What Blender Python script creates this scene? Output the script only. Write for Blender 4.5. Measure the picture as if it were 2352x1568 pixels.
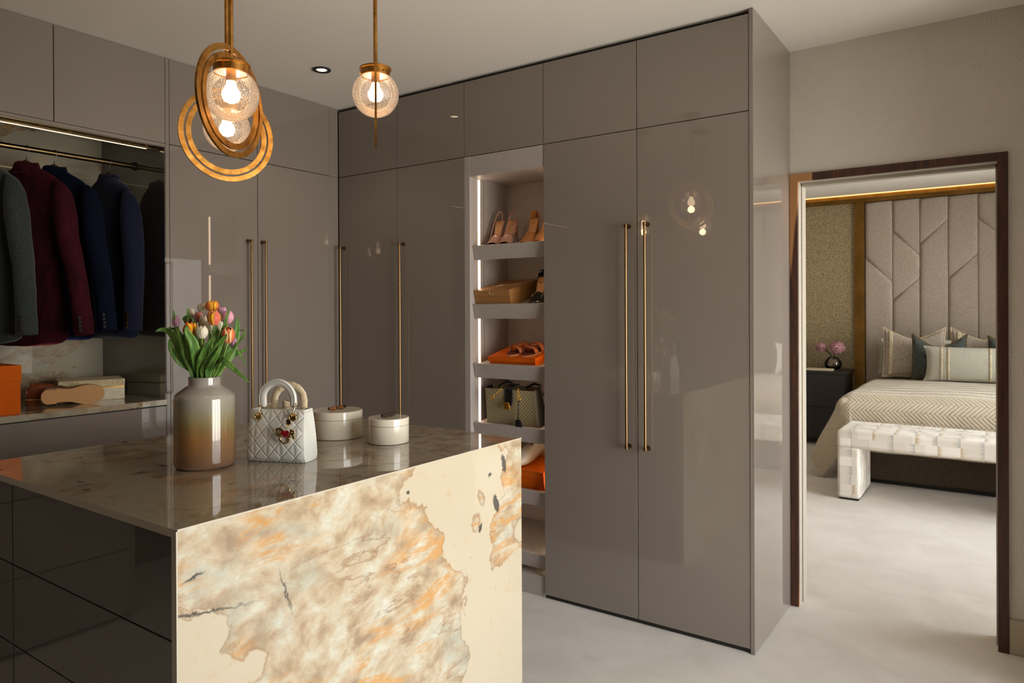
import bpy, math, random
from math import sin, cos, pi, radians as R
from mathutils import Vector, Matrix

for _o in list(bpy.data.objects): bpy.data.objects.remove(_o)
scene = bpy.context.scene
COL = scene.collection
H = 2.675

# ------------------------------------------------------------------ camera
cd = bpy.data.cameras.new('camera'); cam = bpy.data.objects.new('camera', cd); COL.objects.link(cam)
rx_ = Vector((0.8209137, 0.57103496, -0.00444721)); up_ = Vector((0.00203119, 0.00486785, 0.99998609))
bk_ = Vector((0.57104866, -0.82091131, 0.0028362))
M = Matrix((rx_, up_, bk_)).transposed().to_4x4(); M.translation = Vector((3.3545, -2.9549, 1.4278))
cam.matrix_world = M
cd.sensor_width = 36; cd.lens = 1616.42 / 2352 * 36; cd.shift_y = -(784 - 718.37) / 2352
cd.clip_start = .05; cd.clip_end = 60
scene.camera = cam

# ------------------------------------------------------------------ world and light
W = bpy.data.worlds.new('sky'); scene.world = W; W.use_nodes = True
wn = W.node_tree.nodes; wl = W.node_tree.links
bg = wn['Background']
tc = wn.new('ShaderNodeTexCoord'); sx = wn.new('ShaderNodeSeparateXYZ'); rp = wn.new('ShaderNodeValToRGB')
wl.new(tc.outputs['Generated'], sx.inputs[0]); wl.new(sx.outputs['Z'], rp.inputs[0]); wl.new(rp.outputs[0], bg.inputs[0])
rp.color_ramp.elements[0].position = 0.0; rp.color_ramp.elements[0].color = (.90, .86, .80, 1)
rp.color_ramp.elements[1].position = .6; rp.color_ramp.elements[1].color = (.66, .78, .92, 1)
e_ = rp.color_ramp.elements.new(.06); e_.color = (1, .97, .935, 1)
bg.inputs[1].default_value = 14.7

WIN = [(4.70, -2.05, 0.0, 0.05, 2.12), (4.80, 0.95, 4.6, 0.05, 2.5)]      # x, y0, y1, z0, z1 of the two glazed openings
for i, (x, y0, y1, z0, z1) in enumerate(WIN):
    l = bpy.data.lights.new('window_portal', 'AREA'); l.shape = 'RECTANGLE'; l.size = y1 - y0; l.size_y = z1 - z0
    l.cycles.is_portal = True
    o = bpy.data.objects.new('window_portal', l); COL.objects.link(o)
    o.location = (x + .02, (y0 + y1) / 2, (z0 + z1) / 2)
    o.rotation_euler = (0, R(90), 0)
    l.size, l.size_y = z1 - z0, y1 - y0
def spot(x, y, z, watts, col=(1, .78, .55), size=120, name='downlight_lamp'):
    l = bpy.data.lights.new(name, 'SPOT'); l.energy = watts; l.color = col; l.spot_size = R(size); l.spot_blend = .6; l.shadow_soft_size = .03
    o = bpy.data.objects.new(name, l); COL.objects.link(o); o.location = (x, y, z)
for x, y in ((.485, -.535), (2.9, -.535), (.485, -3.2), (2.9, -3.2)): spot(x, y, H - .04, 6 if x > 1 and y > -1 else 3, (1, .84, .68))  # unseen lamps added beyond the corner one; doorway one raised to brighten carpet
vs = scene.view_settings
scene.display_settings.display_device = 'sRGB'
vs.view_transform = 'Standard'; vs.look = 'None'; vs.gamma = 1; vs.use_curve_mapping = False
vs.exposure = 0.0

# ------------------------------------------------------------------ materials
def S(r, g=None, b=None):
    if g is None: r, g, b = [int(r[i:i+2], 16) for i in (0, 2, 4)]
    return tuple(((c / 255) / 12.92 if c / 255 <= .04045 else ((c / 255 + .055) / 1.055) ** 2.4) for c in (r, g, b)) + (1,)
class NT:
    def __init__(s, name):
        s.m = bpy.data.materials.new(name); s.m.use_nodes = True
        s.t = s.m.node_tree; s.n = s.t.nodes; s.b = s.n['Principled BSDF']
    def put(s, sock, v):
        if isinstance(v, bpy.types.NodeSocket): s.t.links.new(v, sock)
        elif v is not None:
            try: sock.default_value = v
            except Exception: sock.default_value = tuple(v)[:3]
    def P(s, **k):
        for a, v in k.items(): s.put(s.b.inputs[a.replace('_', ' ')], v)
        return s
    def coord(s, kind='Object'):
        if kind == 'world':
            return s.n.new('ShaderNodeNewGeometry').outputs['Position']
        return s.n.new('ShaderNodeTexCoord').outputs[kind]
    def mapping(s, v, loc=(0, 0, 0), rot=(0, 0, 0), scale=(1, 1, 1)):
        n = s.n.new('ShaderNodeMapping'); s.put(n.inputs[0], v)
        n.inputs[1].default_value = loc; n.inputs[2].default_value = rot; n.inputs[3].default_value = scale
        return n.outputs[0]
    def noise(s, v, scale=5, detail=4, rough=.5, dist=0, col=False):
        n = s.n.new('ShaderNodeTexNoise'); s.put(n.inputs['Vector'], v)
        n.inputs['Scale'].default_value = scale; n.inputs['Detail'].default_value = detail
        n.inputs['Roughness'].default_value = rough; n.inputs['Distortion'].default_value = dist
        return n.outputs['Color' if col else 'Fac']
    def vor(s, v, scale=5, feat='F1', out='Distance', rand=1):
        n = s.n.new('ShaderNodeTexVoronoi'); n.feature = feat; s.put(n.inputs['Vector'], v)
        n.inputs['Scale'].default_value = scale; n.inputs['Randomness'].default_value = rand
        return n.outputs[out]
    def wave(s, v, scale=5, dist=0, kind='BANDS', direction='X', prof='SIN'):
        n = s.n.new('ShaderNodeTexWave'); n.wave_type = kind; n.wave_profile = prof
        if kind == 'BANDS': n.bands_direction = direction
        s.put(n.inputs['Vector'], v); n.inputs['Scale'].default_value = scale; n.inputs['Distortion'].default_value = dist
        return n.outputs['Fac']
    def math(s, op, a, b=None, c=None, clamp=False):
        n = s.n.new('ShaderNodeMath'); n.operation = op; n.use_clamp = clamp
        s.put(n.inputs[0], a)
        if b is not None: s.put(n.inputs[1], b)
        if c is not None: s.put(n.inputs[2], c)
        return n.outputs[0]
    def vmath(s, op, a, b=None, out=0):
        n = s.n.new('ShaderNodeVectorMath'); n.operation = op; s.put(n.inputs[0], a)
        if b is not None: s.put(n.inputs[1], b)
        return n.outputs[out]
    def sep(s, v):
        n = s.n.new('ShaderNodeSeparateXYZ'); s.put(n.inputs[0], v); return n.outputs
    def comb(s, x, y, z):
        n = s.n.new('ShaderNodeCombineXYZ')
        for i, q in enumerate((x, y, z)): s.put(n.inputs[i], q)
        return n.outputs[0]
    def mix(s, f, a, b, mode='MIX'):
        n = s.n.new('ShaderNodeMix'); n.data_type = 'RGBA'; n.blend_type = mode
        s.put(n.inputs[0], f); s.put(n.inputs[6], a); s.put(n.inputs[7], b)
        return n.outputs[2]
    def ramp(s, f, *st, interp='LINEAR'):
        n = s.n.new('ShaderNodeValToRGB'); s.put(n.inputs[0], f); cr = n.color_ramp; cr.interpolation = interp
        while len(cr.elements) < len(st): cr.elements.new(.5)
        for e, (p, c) in zip(cr.elements, st):
            e.position = p; e.color = c if isinstance(c, tuple) else (c, c, c, 1)
        return n.outputs[0]
    def bump(s, h, strength=.3, dist=.01):
        n = s.n.new('ShaderNodeBump'); s.put(n.inputs['Height'], h); n.inputs['Strength'].default_value = strength
        n.inputs['Distance'].default_value = dist
        s.t.links.new(n.outputs[0], s.b.inputs['Normal']); return s
def plain(name, col, rough=.5, metal=0, coat=0, spec=.5, **k):
    n = NT(name); n.P(Base_Color=col, Roughness=rough, Metallic=metal)
    n.b.inputs['Coat Weight'].default_value = coat; n.b.inputs['Coat Roughness'].default_value = .03
    n.b.inputs['Specular IOR Level'].default_value = spec
    n.P(**k)
    return n.m
def lacquer(name, col, rough=.5, coat=1.0, cr=.012):
    n = NT(name); n.P(Base_Color=col, Roughness=rough)
    n.b.inputs['Coat Weight'].default_value = coat; n.b.inputs['Coat Roughness'].default_value = cr; n.b.inputs['Coat IOR'].default_value = 1.62
    n.b.inputs['Specular IOR Level'].default_value = .2
    return n.m
def metal(name, c1, c2, rough=.3, scale=30, bump=.15, dist=.002):
    n = NT(name); v = n.coord(); f = n.noise(v, scale, 5, .6)
    n.P(Base_Color=n.ramp(f, (.35, c1), (.65, c2)), Metallic=1.0, Roughness=rough)
    if bump: n.bump(n.noise(v, scale * .8, 3), bump, dist)
    return n.m
def fabric(name, col, col2=None, scale=300, rough=.9, sheen=0, bump=.3, dist=.002):
    n = NT(name); v = n.coord(); f = n.noise(v, scale, 2, .6)
    n.P(Base_Color=n.ramp(f, (.3, col), (.7, col2 or col)), Roughness=rough)
    if sheen: n.P(Sheen_Weight=sheen, Sheen_Roughness=.4)
    n.b.inputs['Specular IOR Level'].default_value = .15
    if bump: n.bump(f, bump, dist)
    return n.m
def emit(name, col, st):
    n = NT(name); n.P(Base_Color=(0, 0, 0, 1), Emission_Color=col, Emission_Strength=st); return n.m

MAT = {}
TAUPE = S(130, 119, 109)
MAT['taupe'] = lacquer('taupe_gloss_lacquer', TAUPE)
MAT['taupe_dark'] = plain('shadow_gap', S(38, 32, 27), .6)
def textured_carcass():
    n = NT('taupe_textured_melamine'); v = n.coord('world')
    f = n.noise(n.mapping(v, scale=(1, 1, .25)), 420, 2, .6)
    g = n.noise(n.mapping(v, scale=(.25, .25, 1)), 420, 2, .6)
    h = n.math('ADD', f, g)
    n.P(Base_Color=n.ramp(n.math('MULTIPLY', h, .5), (.35, S(158, 148, 141)), (.65, S(182, 173, 166))), Roughness=.55); n.bump(h, .15, .001)
    return n.m
MAT['carcass'] = textured_carcass()
def brushed(name, c, rough):
    n = NT(name); n.P(Base_Color=c, Metallic=1.0, Roughness=rough); return n.m
MAT['bronze'] = brushed('brushed_bronze', S(146, 114, 76), .3)
MAT['bronze_dark'] = brushed('dark_bronze', S(120, 94, 60), .38)
MAT['rail'] = brushed('antique_brass_rail', S(150, 128, 92), .25)
MAT['gold'] = brushed('polished_pale_gold', S(232, 200, 150), .15)
MAT['brass'] = brushed('polished_brass', S(222, 168, 80), .18)
MAT['leaf_gold'] = metal('aged_gold_leaf', S(150, 100, 42), S(206, 152, 76), .38, 26, .5, .004)
MAT['chrome'] = brushed('chrome', S(200, 200, 200), .1)
def carpet():
    n = NT('pale_wool_carpet'); v = n.coord('world')
    f = n.noise(v, 330, 2, .7); g = n.noise(v, 3.2, 3, .5, 1.0)
    c = n.mix(n.ramp(g, (.35, 0.0), (.65, 1.0)), S(208, 198, 186), S(222, 213, 202))
    c = n.mix(.35, c, n.ramp(f, (.3, S(180, 170, 158)), (.7, S(236, 228, 218))))
    n.P(Base_Color=c, Roughness=1.0, Sheen_Weight=.1); n.b.inputs['Specular IOR Level'].default_value = .05
    n.bump(f, .5, .004); return n.m
MAT['carpet'] = carpet()
MAT['ceiling'] = plain('warm_white_ceiling_paint', S(236, 228, 217), .95, spec=.1)
MAT['ceil_bed'] = plain('bedroom_ceiling_paint', S(232, 226, 216), .95, spec=.1)
MAT['white'] = plain('off_white_paint', S(214, 204, 188), .5)
MAT['lining'] = plain('cream_door_lining_paint', S(166, 157, 142), .5)
MAT['skirting'] = plain('cream_skirting_paint', S(176, 164, 142), .45)
MAT['dark_wall'] = plain('deep_taupe_wall_paint', S(84, 72, 62), .8)
def wallpaper():
    n = NT('embossed_line_wallpaper'); v = n.coord('world'); x, y, z = n.sep(v)
    u = n.comb(x, z, 0.0)
    wob = n.vmath('MULTIPLY', n.vmath('SUBTRACT', n.noise(u, 14, 2, .5, 0, True), (.5, .5, .5)), (.02, .02, 0))
    u2 = n.vmath('ADD', u, wob)
    c = n.vor(u2, 12, 'F1', 'Color'); r, g, b = n.sep(c)
    ang = n.math('MULTIPLY', n.math('SNAP', r, .2), 3.9)
    ux, uz, _ = n.sep(u2)
    # two thirds of the cells run level
    lvl = n.math('GREATER_THAN', g, .55)
    ang = n.math('MULTIPLY', ang, n.math('SUBTRACT', 1.0, lvl))
    d = n.math('ADD', n.math('MULTIPLY', ux, n.math('SINE', ang)), n.math('MULTIPLY', uz, n.math('COSINE', ang)))
    s_ = n.math('SINE', n.math('MULTIPLY', d, 960.0))
    s_ = n.math('MULTIPLY_ADD', s_, .5, .5)
    n.P(Base_Color=n.mix(s_, S(184, 173, 158), S(224, 214, 200)), Roughness=.6)
    n.bump(s_, .25, .0015); return n.m
MAT['wallpaper'] = wallpaper()
def walnut():
    n = NT('dark_walnut'); v = n.coord('world')
    w = n.mapping(v, scale=(14, 14, 1.2)); f = n.noise(w, 3, 5, .6, 1.2)
    g = n.noise(n.mapping(v, scale=(60, 60, 2)), 6, 3, .7)
    big = n.noise(n.mapping(v, loc=(1.7, 0, 1.3), scale=(9, 9, .9)), 1.2, 1, .5)
    c = n.ramp(f, (.3, S(46, 26, 18)), (.55, S(78, 44, 28)), (.75, S(104, 62, 38)))
    c = n.mix(n.math('MULTIPLY', g, .35), c, S(40, 22, 15))
    c = n.mix(n.ramp(big, (.60, 0.0), (.64, 1.0)), c, S(166, 116, 70))
    n.P(Base_Color=c, Roughness=.42); return n.m
MAT['walnut'] = walnut()

# ---- stone: pale quartzite with honey veins, cream islands and black mica flecks
def stone(kind):
    n = NT('patagonia_stone_' + kind); v = n.coord('world'); x, y, z = n.sep(v)
    if kind == 'face': u = n.comb(y, z, 0.0)
    elif kind == 'top': u = n.comb(y, n.math('MULTIPLY', x, 1.0), 0.0)
    else: u = n.comb(y, z, 0.3)
    jag = n.vmath('MULTIPLY', n.vmath('SUBTRACT', n.noise(u, 9, 6, .62, .6, True), (.5, .5, .5)), (.17, .17, 0.0))
    uj = n.vmath('ADD', u, jag)
    streak = n.mapping(n.vmath('ADD', u, n.vmath('MULTIPLY', n.vmath('SUBTRACT', n.noise(u, 3, 3, .5, 0, True), (.5, .5, .5)), (.14, .14, 0))), rot=(0, 0, R(-42)), scale=(1.0, 1.35, 1))
    f1 = n.noise(streak, 11, 6, .58, .12); f2 = n.noise(streak, 3.1, 5, .55, .3); f3 = n.noise(streak, 30, 6, .7, .15)
    c = n.ramp(f1, (.32, S(158, 134, 108)), (.43, S(186, 164, 134)), (.52, S(200, 184, 156)), (.60, S(208, 202, 180)), (.70, S(214, 212, 196))) if kind == 'face' else n.ramp(f1, (.32, S(116, 100, 76)), (.45, S(146, 130, 104)), (.55, S(166, 152, 126)), (.68, S(178, 168, 146))) if kind == 'back' else n.ramp(f1, (.32, S(96, 82, 64)), (.45, S(124, 110, 90)), (.56, S(146, 134, 114)), (.66, S(164, 154, 134)))  # top: greyer slab tones, also darkened to stand in for its dimmer light
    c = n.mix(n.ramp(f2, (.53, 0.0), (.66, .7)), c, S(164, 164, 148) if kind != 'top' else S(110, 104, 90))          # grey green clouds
    c = n.mix(n.math('MULTIPLY', n.ramp(f3, (.42, 1.0), (.56, 0.0)), .24), c, S(168, 130, 92))
    # rust and honey veins: narrow bands of a stretched noise
    vn = n.noise(n.mapping(u, loc=(.37, .1, 0), rot=(0, 0, R(-38)), scale=(.8, 3.2, 1)), 2.6, 6, .62, .5)
    band = n.math('SUBTRACT', 1.0, n.math('MULTIPLY', n.math('ABSOLUTE', n.math('SUBTRACT', vn, .53)), 22.0), clamp=True)
    gate = n.ramp(n.noise(u, 2.3, 2, .5, 0), (.45, 0.0), (.58, 1.0))
    c = n.mix(n.math('MULTIPLY', n.math('MULTIPLY', band, gate), .85 if kind != 'top' else .25), c, S(208, 148, 70))
    vn2 = n.noise(n.mapping(u, loc=(1.7, .9, 0), rot=(0, 0, R(-62)), scale=(.7, 3.6, 1)), 3.0, 6, .6, .4)
    band2 = n.math('SUBTRACT', 1.0, n.math('MULTIPLY', n.math('ABSOLUTE', n.math('SUBTRACT', vn2, .47)), 46.0), clamp=True)
    gate2 = n.ramp(n.noise(n.mapping(u, loc=(5, 2, 0)), 2.7, 2, .5, 0), (.50, 0.0), (.60, 1.0))
    c = n.mix(n.math('MULTIPLY', n.math('MULTIPLY', band2, gate2), .6), c, S(140, 96, 62))
    ujs = n.vmath('ADD', u, n.vmath('MULTIPLY', n.vmath('SUBTRACT', n.noise(u, 34, 5, .7, .3, True), (.5, .5, .5)), (.035, .035, 0.0)))
    def blob(cy, cz, ry, rz, rot=0):
        m = n.mapping(uj if max(ry, rz) > .055 else ujs, loc=(-cy, -cz, 0))
        if rot: m = n.mapping(m, rot=(0, 0, R(rot)))
        m = n.vmath('DIVIDE', m, (ry, rz, 1e6))
        return n.math('MULTIPLY', n.math('SUBTRACT', n.vmath('LENGTH', m, out='Value'), 1.0), min(ry, rz))
    def union(L):
        d = L[0]
        for q in L[1:]: d = n.math('MINIMUM', d, q)
        return d
    if kind == 'face':
        d = union([blob(-1.17, .90, .27, .085), blob(-1.12, .80, .20, .12), blob(-1.13, .69, .12, .10), blob(-1.07, .62, .09, .07),
                   blob(-1.06, .45, .09, .16), blob(-.86, .27, .26, .29), blob(-1.0, .1, .15, .3), blob(-.80, .62, .05, .04),
                   blob(-2.12, .69, .11, .085), blob(-2.10, .57, .15, .07), blob(-1.94, .593, .03, .035), blob(-2.1, .4, .12, .12), blob(-1.5, .12, .2, .14)])
        hole = union([blob(-1.08, .715, .025, .035, 20), blob(-1.05, .79, .02, .035, -30), blob(-.85, .80, .07, .13)])
        d = n.math('MAXIMUM', d, n.math('MULTIPLY', hole, -1.0))
        d2 = union([blob(-.918, .885, .010, .030, -15), blob(-.965, .755, .013, .027, -20), blob(-1.41, .885, .003, .004), blob(-1.055, .69, .007, .014, 20),
                    blob(-1.0, .86, .006, .004), blob(-2.075, .762, .040, .0012, 9), blob(-2.09, .845, .012, .002, -15), blob(-1.848, .735, .0008, .014, -18)])
    elif kind == 'top':
        q = n.noise(n.mapping(u, loc=(.35, .2, 0)), 2.6, 5, .55, .8); d = n.math('MULTIPLY', n.math('SUBTRACT', .49, q), .8)
        bs = n.noise(n.mapping(u, loc=(2.1, .7, 0), rot=(0, 0, R(-20)), scale=(3.2, 1.1, 1)), 6, 5, .62, .4)
        d2 = n.math('MULTIPLY', n.math('SUBTRACT', .655, bs), .5)
    else:
        q = n.noise(n.mapping(u, loc=(.9, 1.4, 0)), 2.0, 6, .62, .9); d = n.math('MULTIPLY', n.math('SUBTRACT', .47, q), .8)
        d2 = n.math('ADD', .2, 0.0)
    patch = n.ramp(d, (.0, 1.0), (.004, 0.0))
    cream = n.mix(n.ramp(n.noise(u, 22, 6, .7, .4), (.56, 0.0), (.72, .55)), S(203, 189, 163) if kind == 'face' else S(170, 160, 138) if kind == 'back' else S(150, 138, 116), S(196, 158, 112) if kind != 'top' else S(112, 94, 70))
    rim = n.math('SUBTRACT', 1.0, n.math('MULTIPLY', n.math('ABSOLUTE', n.math('SUBTRACT', d, .004)), 120.0), clamp=True)
    c = n.mix(n.math('MULTIPLY', rim, .55), c, S(150, 116, 80))
    c = n.mix(patch, c, cream)
    fl = n.noise(u, 60, 3, .6, .2)
    fleck = n.ramp(fl, (.735, 0.0), (.75, 1.0))
    c = n.mix(n.math('MULTIPLY', fleck, .85), c, S(88, 70, 52))
    c = n.mix(n.math('MULTIPLY', n.ramp(d2, (0.0, 1.0), (.003, 0.0)), .9), c, S(44, 42, 38))
    n.P(Base_Color=c, Roughness=.5)
    n.b.inputs['Coat Weight'].default_value = 1.0; n.b.inputs['Coat Roughness'].default_value = .02; n.b.inputs['Coat IOR'].default_value = 1.62
    n.b.inputs['Specular IOR Level'].default_value = .2
    return n.m
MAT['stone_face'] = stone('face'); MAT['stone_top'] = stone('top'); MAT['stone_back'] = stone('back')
MAT['stone_edge'] = plain('stone_mitred_edge', S(204, 192, 172), .3, coat=.3)

def thin_glass(name, tint=(1, 1, 1, 1), gloss=.12, seed=False, rough=.03):
    m = bpy.data.materials.new(name); m.use_nodes = True; t = m.node_tree; t.nodes.clear()
    out = t.nodes.new('ShaderNodeOutputMaterial'); tr = t.nodes.new('ShaderNodeBsdfTransparent'); gl = t.nodes.new('ShaderNodeBsdfGlossy')
    gl.inputs['Roughness'].default_value = rough; tr.inputs[0].default_value = tint
    fr = t.nodes.new('ShaderNodeFresnel'); fr.inputs['IOR'].default_value = 1.5
    ad = t.nodes.new('ShaderNodeMath'); ad.operation = 'ADD'; ad.use_clamp = True; ad.inputs[1].default_value = gloss
    t.links.new(fr.outputs[0], ad.inputs[0])
    mx = t.nodes.new('ShaderNodeMixShader'); t.links.new(ad.outputs[0], mx.inputs[0]); t.links.new(tr.outputs[0], mx.inputs[1]); t.links.new(gl.outputs[0], mx.inputs[2])
    last = mx.outputs[0]
    if seed:      # seeded glass: air bubbles scatter a little light
        co = t.nodes.new('ShaderNodeTexCoord'); nz = t.nodes.new('ShaderNodeTexVoronoi'); nz.inputs['Scale'].default_value = 240
        n2 = t.nodes.new('ShaderNodeTexNoise'); n2.inputs['Scale'].default_value = 14; t.links.new(co.outputs['Object'], n2.inputs['Vector'])
        t.links.new(co.outputs['Object'], nz.inputs['Vector'])
        bp = t.nodes.new('ShaderNodeBump'); bp.inputs['Strength'].default_value = .35; bp.inputs['Distance'].default_value = .003
        t.links.new(nz.outputs['Distance'], bp.inputs['Height']); t.links.new(bp.outputs[0], gl.inputs['Normal'])
        df = t.nodes.new('ShaderNodeBsdfTranslucent'); df.inputs[0].default_value = (.95, .80, .70, 1)
        dd = t.nodes.new('ShaderNodeBsdfDiffuse'); dd.inputs[0].default_value = (.9, .78, .70, 1)
        as_ = t.nodes.new('ShaderNodeMixShader'); as_.inputs[0].default_value = .5
        t.links.new(df.outputs[0], as_.inputs[1]); t.links.new(dd.outputs[0], as_.inputs[2])
        mr = t.nodes.new('ShaderNodeMapRange'); mr.inputs[1].default_value = .0; mr.inputs[2].default_value = .30; mr.inputs[3].default_value = .20; mr.inputs[4].default_value = .05
        t.links.new(nz.outputs['Distance'], mr.inputs[0])
        m2 = t.nodes.new('ShaderNodeMixShader'); t.links.new(mr.outputs[0], m2.inputs[0]); t.links.new(last, m2.inputs[1]); t.links.new(as_.outputs[0], m2.inputs[2])
        last = m2.outputs[0]
    t.links.new(last, out.inputs[0]); return m
MAT['globe'] = thin_glass('seeded_glass', (1, .95, .92, 1), .03, True, .12)
MAT['pane'] = thin_glass('window_glass', (.97, .98, .98, 1), .0)
MAT['bulb'] = emit('glowing_bulb', (1, .74, .45, 1), 9)
MAT['led'] = emit('warm_led_strip', (1, .70, .46, 1), 9)
MAT['led2'] = emit('warm_rail_led', (1, .72, .42, 1), 3)
MAT['cove'] = emit('amber_cove_led', (1, .58, .22, 1), 2.2)
MAT['down'] = emit('downlight_lens', (1, .78, .5, 1), 7)
MAT['black'] = plain('black_satin', S(22, 20, 18), .4)

# ------------------------------------------------------------------ mesh helpers
OFF = {}
class MB:
    def __init__(s): s.v = []; s.f = []
    def add(s, v, f):
        k = len(s.v); s.v += [tuple(q) for q in v]; s.f += [tuple(i + k for i in g) for g in f]; return s
    def box(s, x0, x1, y0, y1, z0, z1):
        return s.add([(x0, y0, z0), (x1, y0, z0), (x1, y1, z0), (x0, y1, z0), (x0, y0, z1), (x1, y0, z1), (x1, y1, z1), (x0, y1, z1)],
                     [(0, 3, 2, 1), (4, 5, 6, 7), (0, 1, 5, 4), (1, 2, 6, 5), (2, 3, 7, 6), (3, 0, 4, 7)])
    def rings(s, rs, close=True, cap=True):
        k = len(s.v); n = len(rs[0])
        for r in rs: s.v += [tuple(q) for q in r]
        for i in range(len(rs) - 1):
            for j in range(n if close else n - 1):
                a = k + i * n + j; b = k + i * n + (j + 1) % n
                s.f.append((a, b, b + n, a + n))
        if cap and close:
            s.f.append(tuple(k + j for j in range(n))[::-1]); s.f.append(tuple(k + (len(rs) - 1) * n + j for j in range(n)))
        return s
    def lathe(s, prof, n=32, c=(0, 0, 0), cap=True):
        return s.rings([[(c[0] + r * cos(2 * pi * j / n), c[1] + r * sin(2 * pi * j / n), c[2] + z) for j in range(n)] for r, z in prof], True, cap)
    def tube(s, pts, r, n=10, flat=None, up=(0, 0, 1), cap=True):
        pts = [Vector(p) for p in pts]; rs = []
        prev = None
        for i, p in enumerate(pts):
            t = (pts[min(i + 1, len(pts) - 1)] - pts[max(i - 1, 0)]).normalized()
            if prev is None:
                a = Vector(up); a = a - t * a.dot(t)
                if a.length < 1e-3: a = Vector((1, 0, 0)); a = a - t * a.dot(t)
                a.normalize()
            else:
                a = prev - t * prev.dot(t); a.normalize()
            prev = a; b = t.cross(a)
            rr = r[i] if isinstance(r, (list, tuple)) else r
            fl = 1 if flat is None else (flat[i] if isinstance(flat, (list, tuple)) else flat)
            rs.append([p + a * rr * cos(2 * pi * j / n) + b * rr * fl * sin(2 * pi * j / n) for j in range(n)])
        return s.rings(rs, True, cap)
    def grid(s, fn, nu, nv, closed=False):
        k = len(s.v)
        for i in range(nu):
            for j in range(nv): s.v.append(tuple(fn(i / (nu - 1), j / (nv - 1))))
        for i in range(nu - 1):
            for j in range(nv - 1): s.f.append((k + i * nv + j, k + (i + 1) * nv + j, k + (i + 1) * nv + j + 1, k + i * nv + j + 1))
        return s
    def sphere(s, c, r, n=16, m=10, sc=(1, 1, 1)):
        rs = []
        for i in range(m + 1):
            a = -pi / 2 + pi * i / m; q = max(cos(a), 1e-3)
            rs.append([(c[0] + r * sc[0] * q * cos(2 * pi * j / n), c[1] + r * sc[1] * q * sin(2 * pi * j / n), c[2] + r * sc[2] * sin(a)) for j in range(n)])
        return s.rings(rs)
    def xf(s, M):
        s.v = [tuple(M @ Vector(q)) for q in s.v]; return s
def smoothstep(a, b, x):
    t = max(0, min(1, (x - a) / (b - a))); return t * t * (3 - 2 * t)
def obj(name, mb, mat, parent=None, smooth=False, bevel=0, label=None, cat=None, group=None, kind=None, seg=2, sub=0, solid=0):
    me = bpy.data.meshes.new(name)
    off = OFF.get(parent.name, Vector((0, 0, 0))) if parent else Vector((0, 0, 0))
    me.from_pydata([tuple(Vector(q) - off) for q in mb.v], [], mb.f)
    import bmesh as _b
    bm = _b.new(); bm.from_mesh(me); _b.ops.recalc_face_normals(bm, faces=bm.faces); bm.to_mesh(me); bm.free()
    for p in me.polygons: p.use_smooth = bool(smooth)
    me.materials.append(MAT[mat] if isinstance(mat, str) else mat)
    o = bpy.data.objects.new(name, me); COL.objects.link(o)
    if parent: o.parent = parent
    OFF[o.name] = off
    if bevel:
        b = o.modifiers.new('bevel', 'BEVEL'); b.width = bevel; b.segments = seg; b.limit_method = 'ANGLE'; b.angle_limit = R(40)
        b.harden_normals = False
    if solid:
        b = o.modifiers.new('solid', 'SOLIDIFY'); b.thickness = solid; b.offset = 0
    if sub:
        b = o.modifiers.new('sub', 'SUBSURF'); b.levels = sub; b.render_levels = sub
    if smooth == 'auto':
        for p in me.polygons: p.use_smooth = True
        try: me.set_sharp_from_angle(angle=R(40))
        except Exception: pass
    tagp(o, label, cat, group, kind); return o
def tagp(o, label=None, cat=None, group=None, kind=None):
    if label: o['label'] = label
    if cat: o['category'] = cat
    if group: o['group'] = group
    if kind: o['kind'] = kind
def thing(name, label, cat, loc=(0, 0, 0), rot=(0, 0, 0), group=None, local=False):
    o = bpy.data.objects.new(name, None); COL.objects.link(o); o.location = loc; o.rotation_euler = rot
    o.empty_display_size = .05
    OFF[o.name] = Vector((0, 0, 0)) if local else Vector(loc)
    tagp(o, label, cat, group); return o
def struct(name, mb, mat, parent=None, label=None, **k):
    return obj(name, mb, mat, parent, kind=None if parent else 'structure', label=label, **k)
def copy_tree(o, loc=None, rot=None, label=None, parent=None):
    c = o.copy(); COL.objects.link(c); c.parent = parent
    if loc is not None: c.location = loc
    if rot is not None: c.rotation_euler = rot
    if label: c['label'] = label
    for ch in o.children: copy_tree(ch, parent=c)
    return c

#@@STRUCTURE
# ------------------------------------------------------------------ the room
YE = .617                                   # face of the wallpapered wall
struct('floor', MB().box(-.75, 5.8, -4.7, 5.75, -.1, 0), 'carpet', label='pale greige wool carpet running through both rooms')
struct('ceiling', MB().box(-.75, 5.8, -4.7, .70, H, H + .1), 'ceiling', label='flat warm white ceiling of the dressing room')
struct('ceiling_bedroom', MB().box(-.75, 5.8, .70, 5.75, H, H + .1), 'ceil_bed', label='off white ceiling of the bedroom')
struct('wall_left', MB().box(-.75, -.65, -4.7, 5.75, 0, H), 'dark_wall', label='wall behind the left wardrobes')
struct('wall_back', MB().box(-.65, 4.8, -4.7, -4.6, 0, H), 'dark_wall', label='deep taupe wall behind the camera')
dx0, dx1, dz = 2.553, 3.340, 2.045          # clear opening
wf = MB().box(-.65, 2.535, YE, YE + .13, 0, H).box(3.36, 4.8, YE, YE + .13, 0, H).box(2.535, 3.36, YE, YE + .13, 2.06, H)
struct('wall_front', wf, 'wallpaper', label='wall with embossed line wallpaper around the doorway')
x, y0, y1, z0, z1 = WIN[0]
struct('wall_right', MB().box(x, x + .1, -4.7, y0, 0, H).box(3.66, x + .1, .2, .617, 0, H).box(x, x + .1, y1, .2, 0, H).box(x, x + .1, y0, y1, z1, H).box(x, x + .1, y0, y1, 0, z0), 'white', label='right wall with the tall window and its projecting pier')  # unseen pier beside the doorway is added to block window light
x, y0, y1, z0, z1 = WIN[1]
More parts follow.
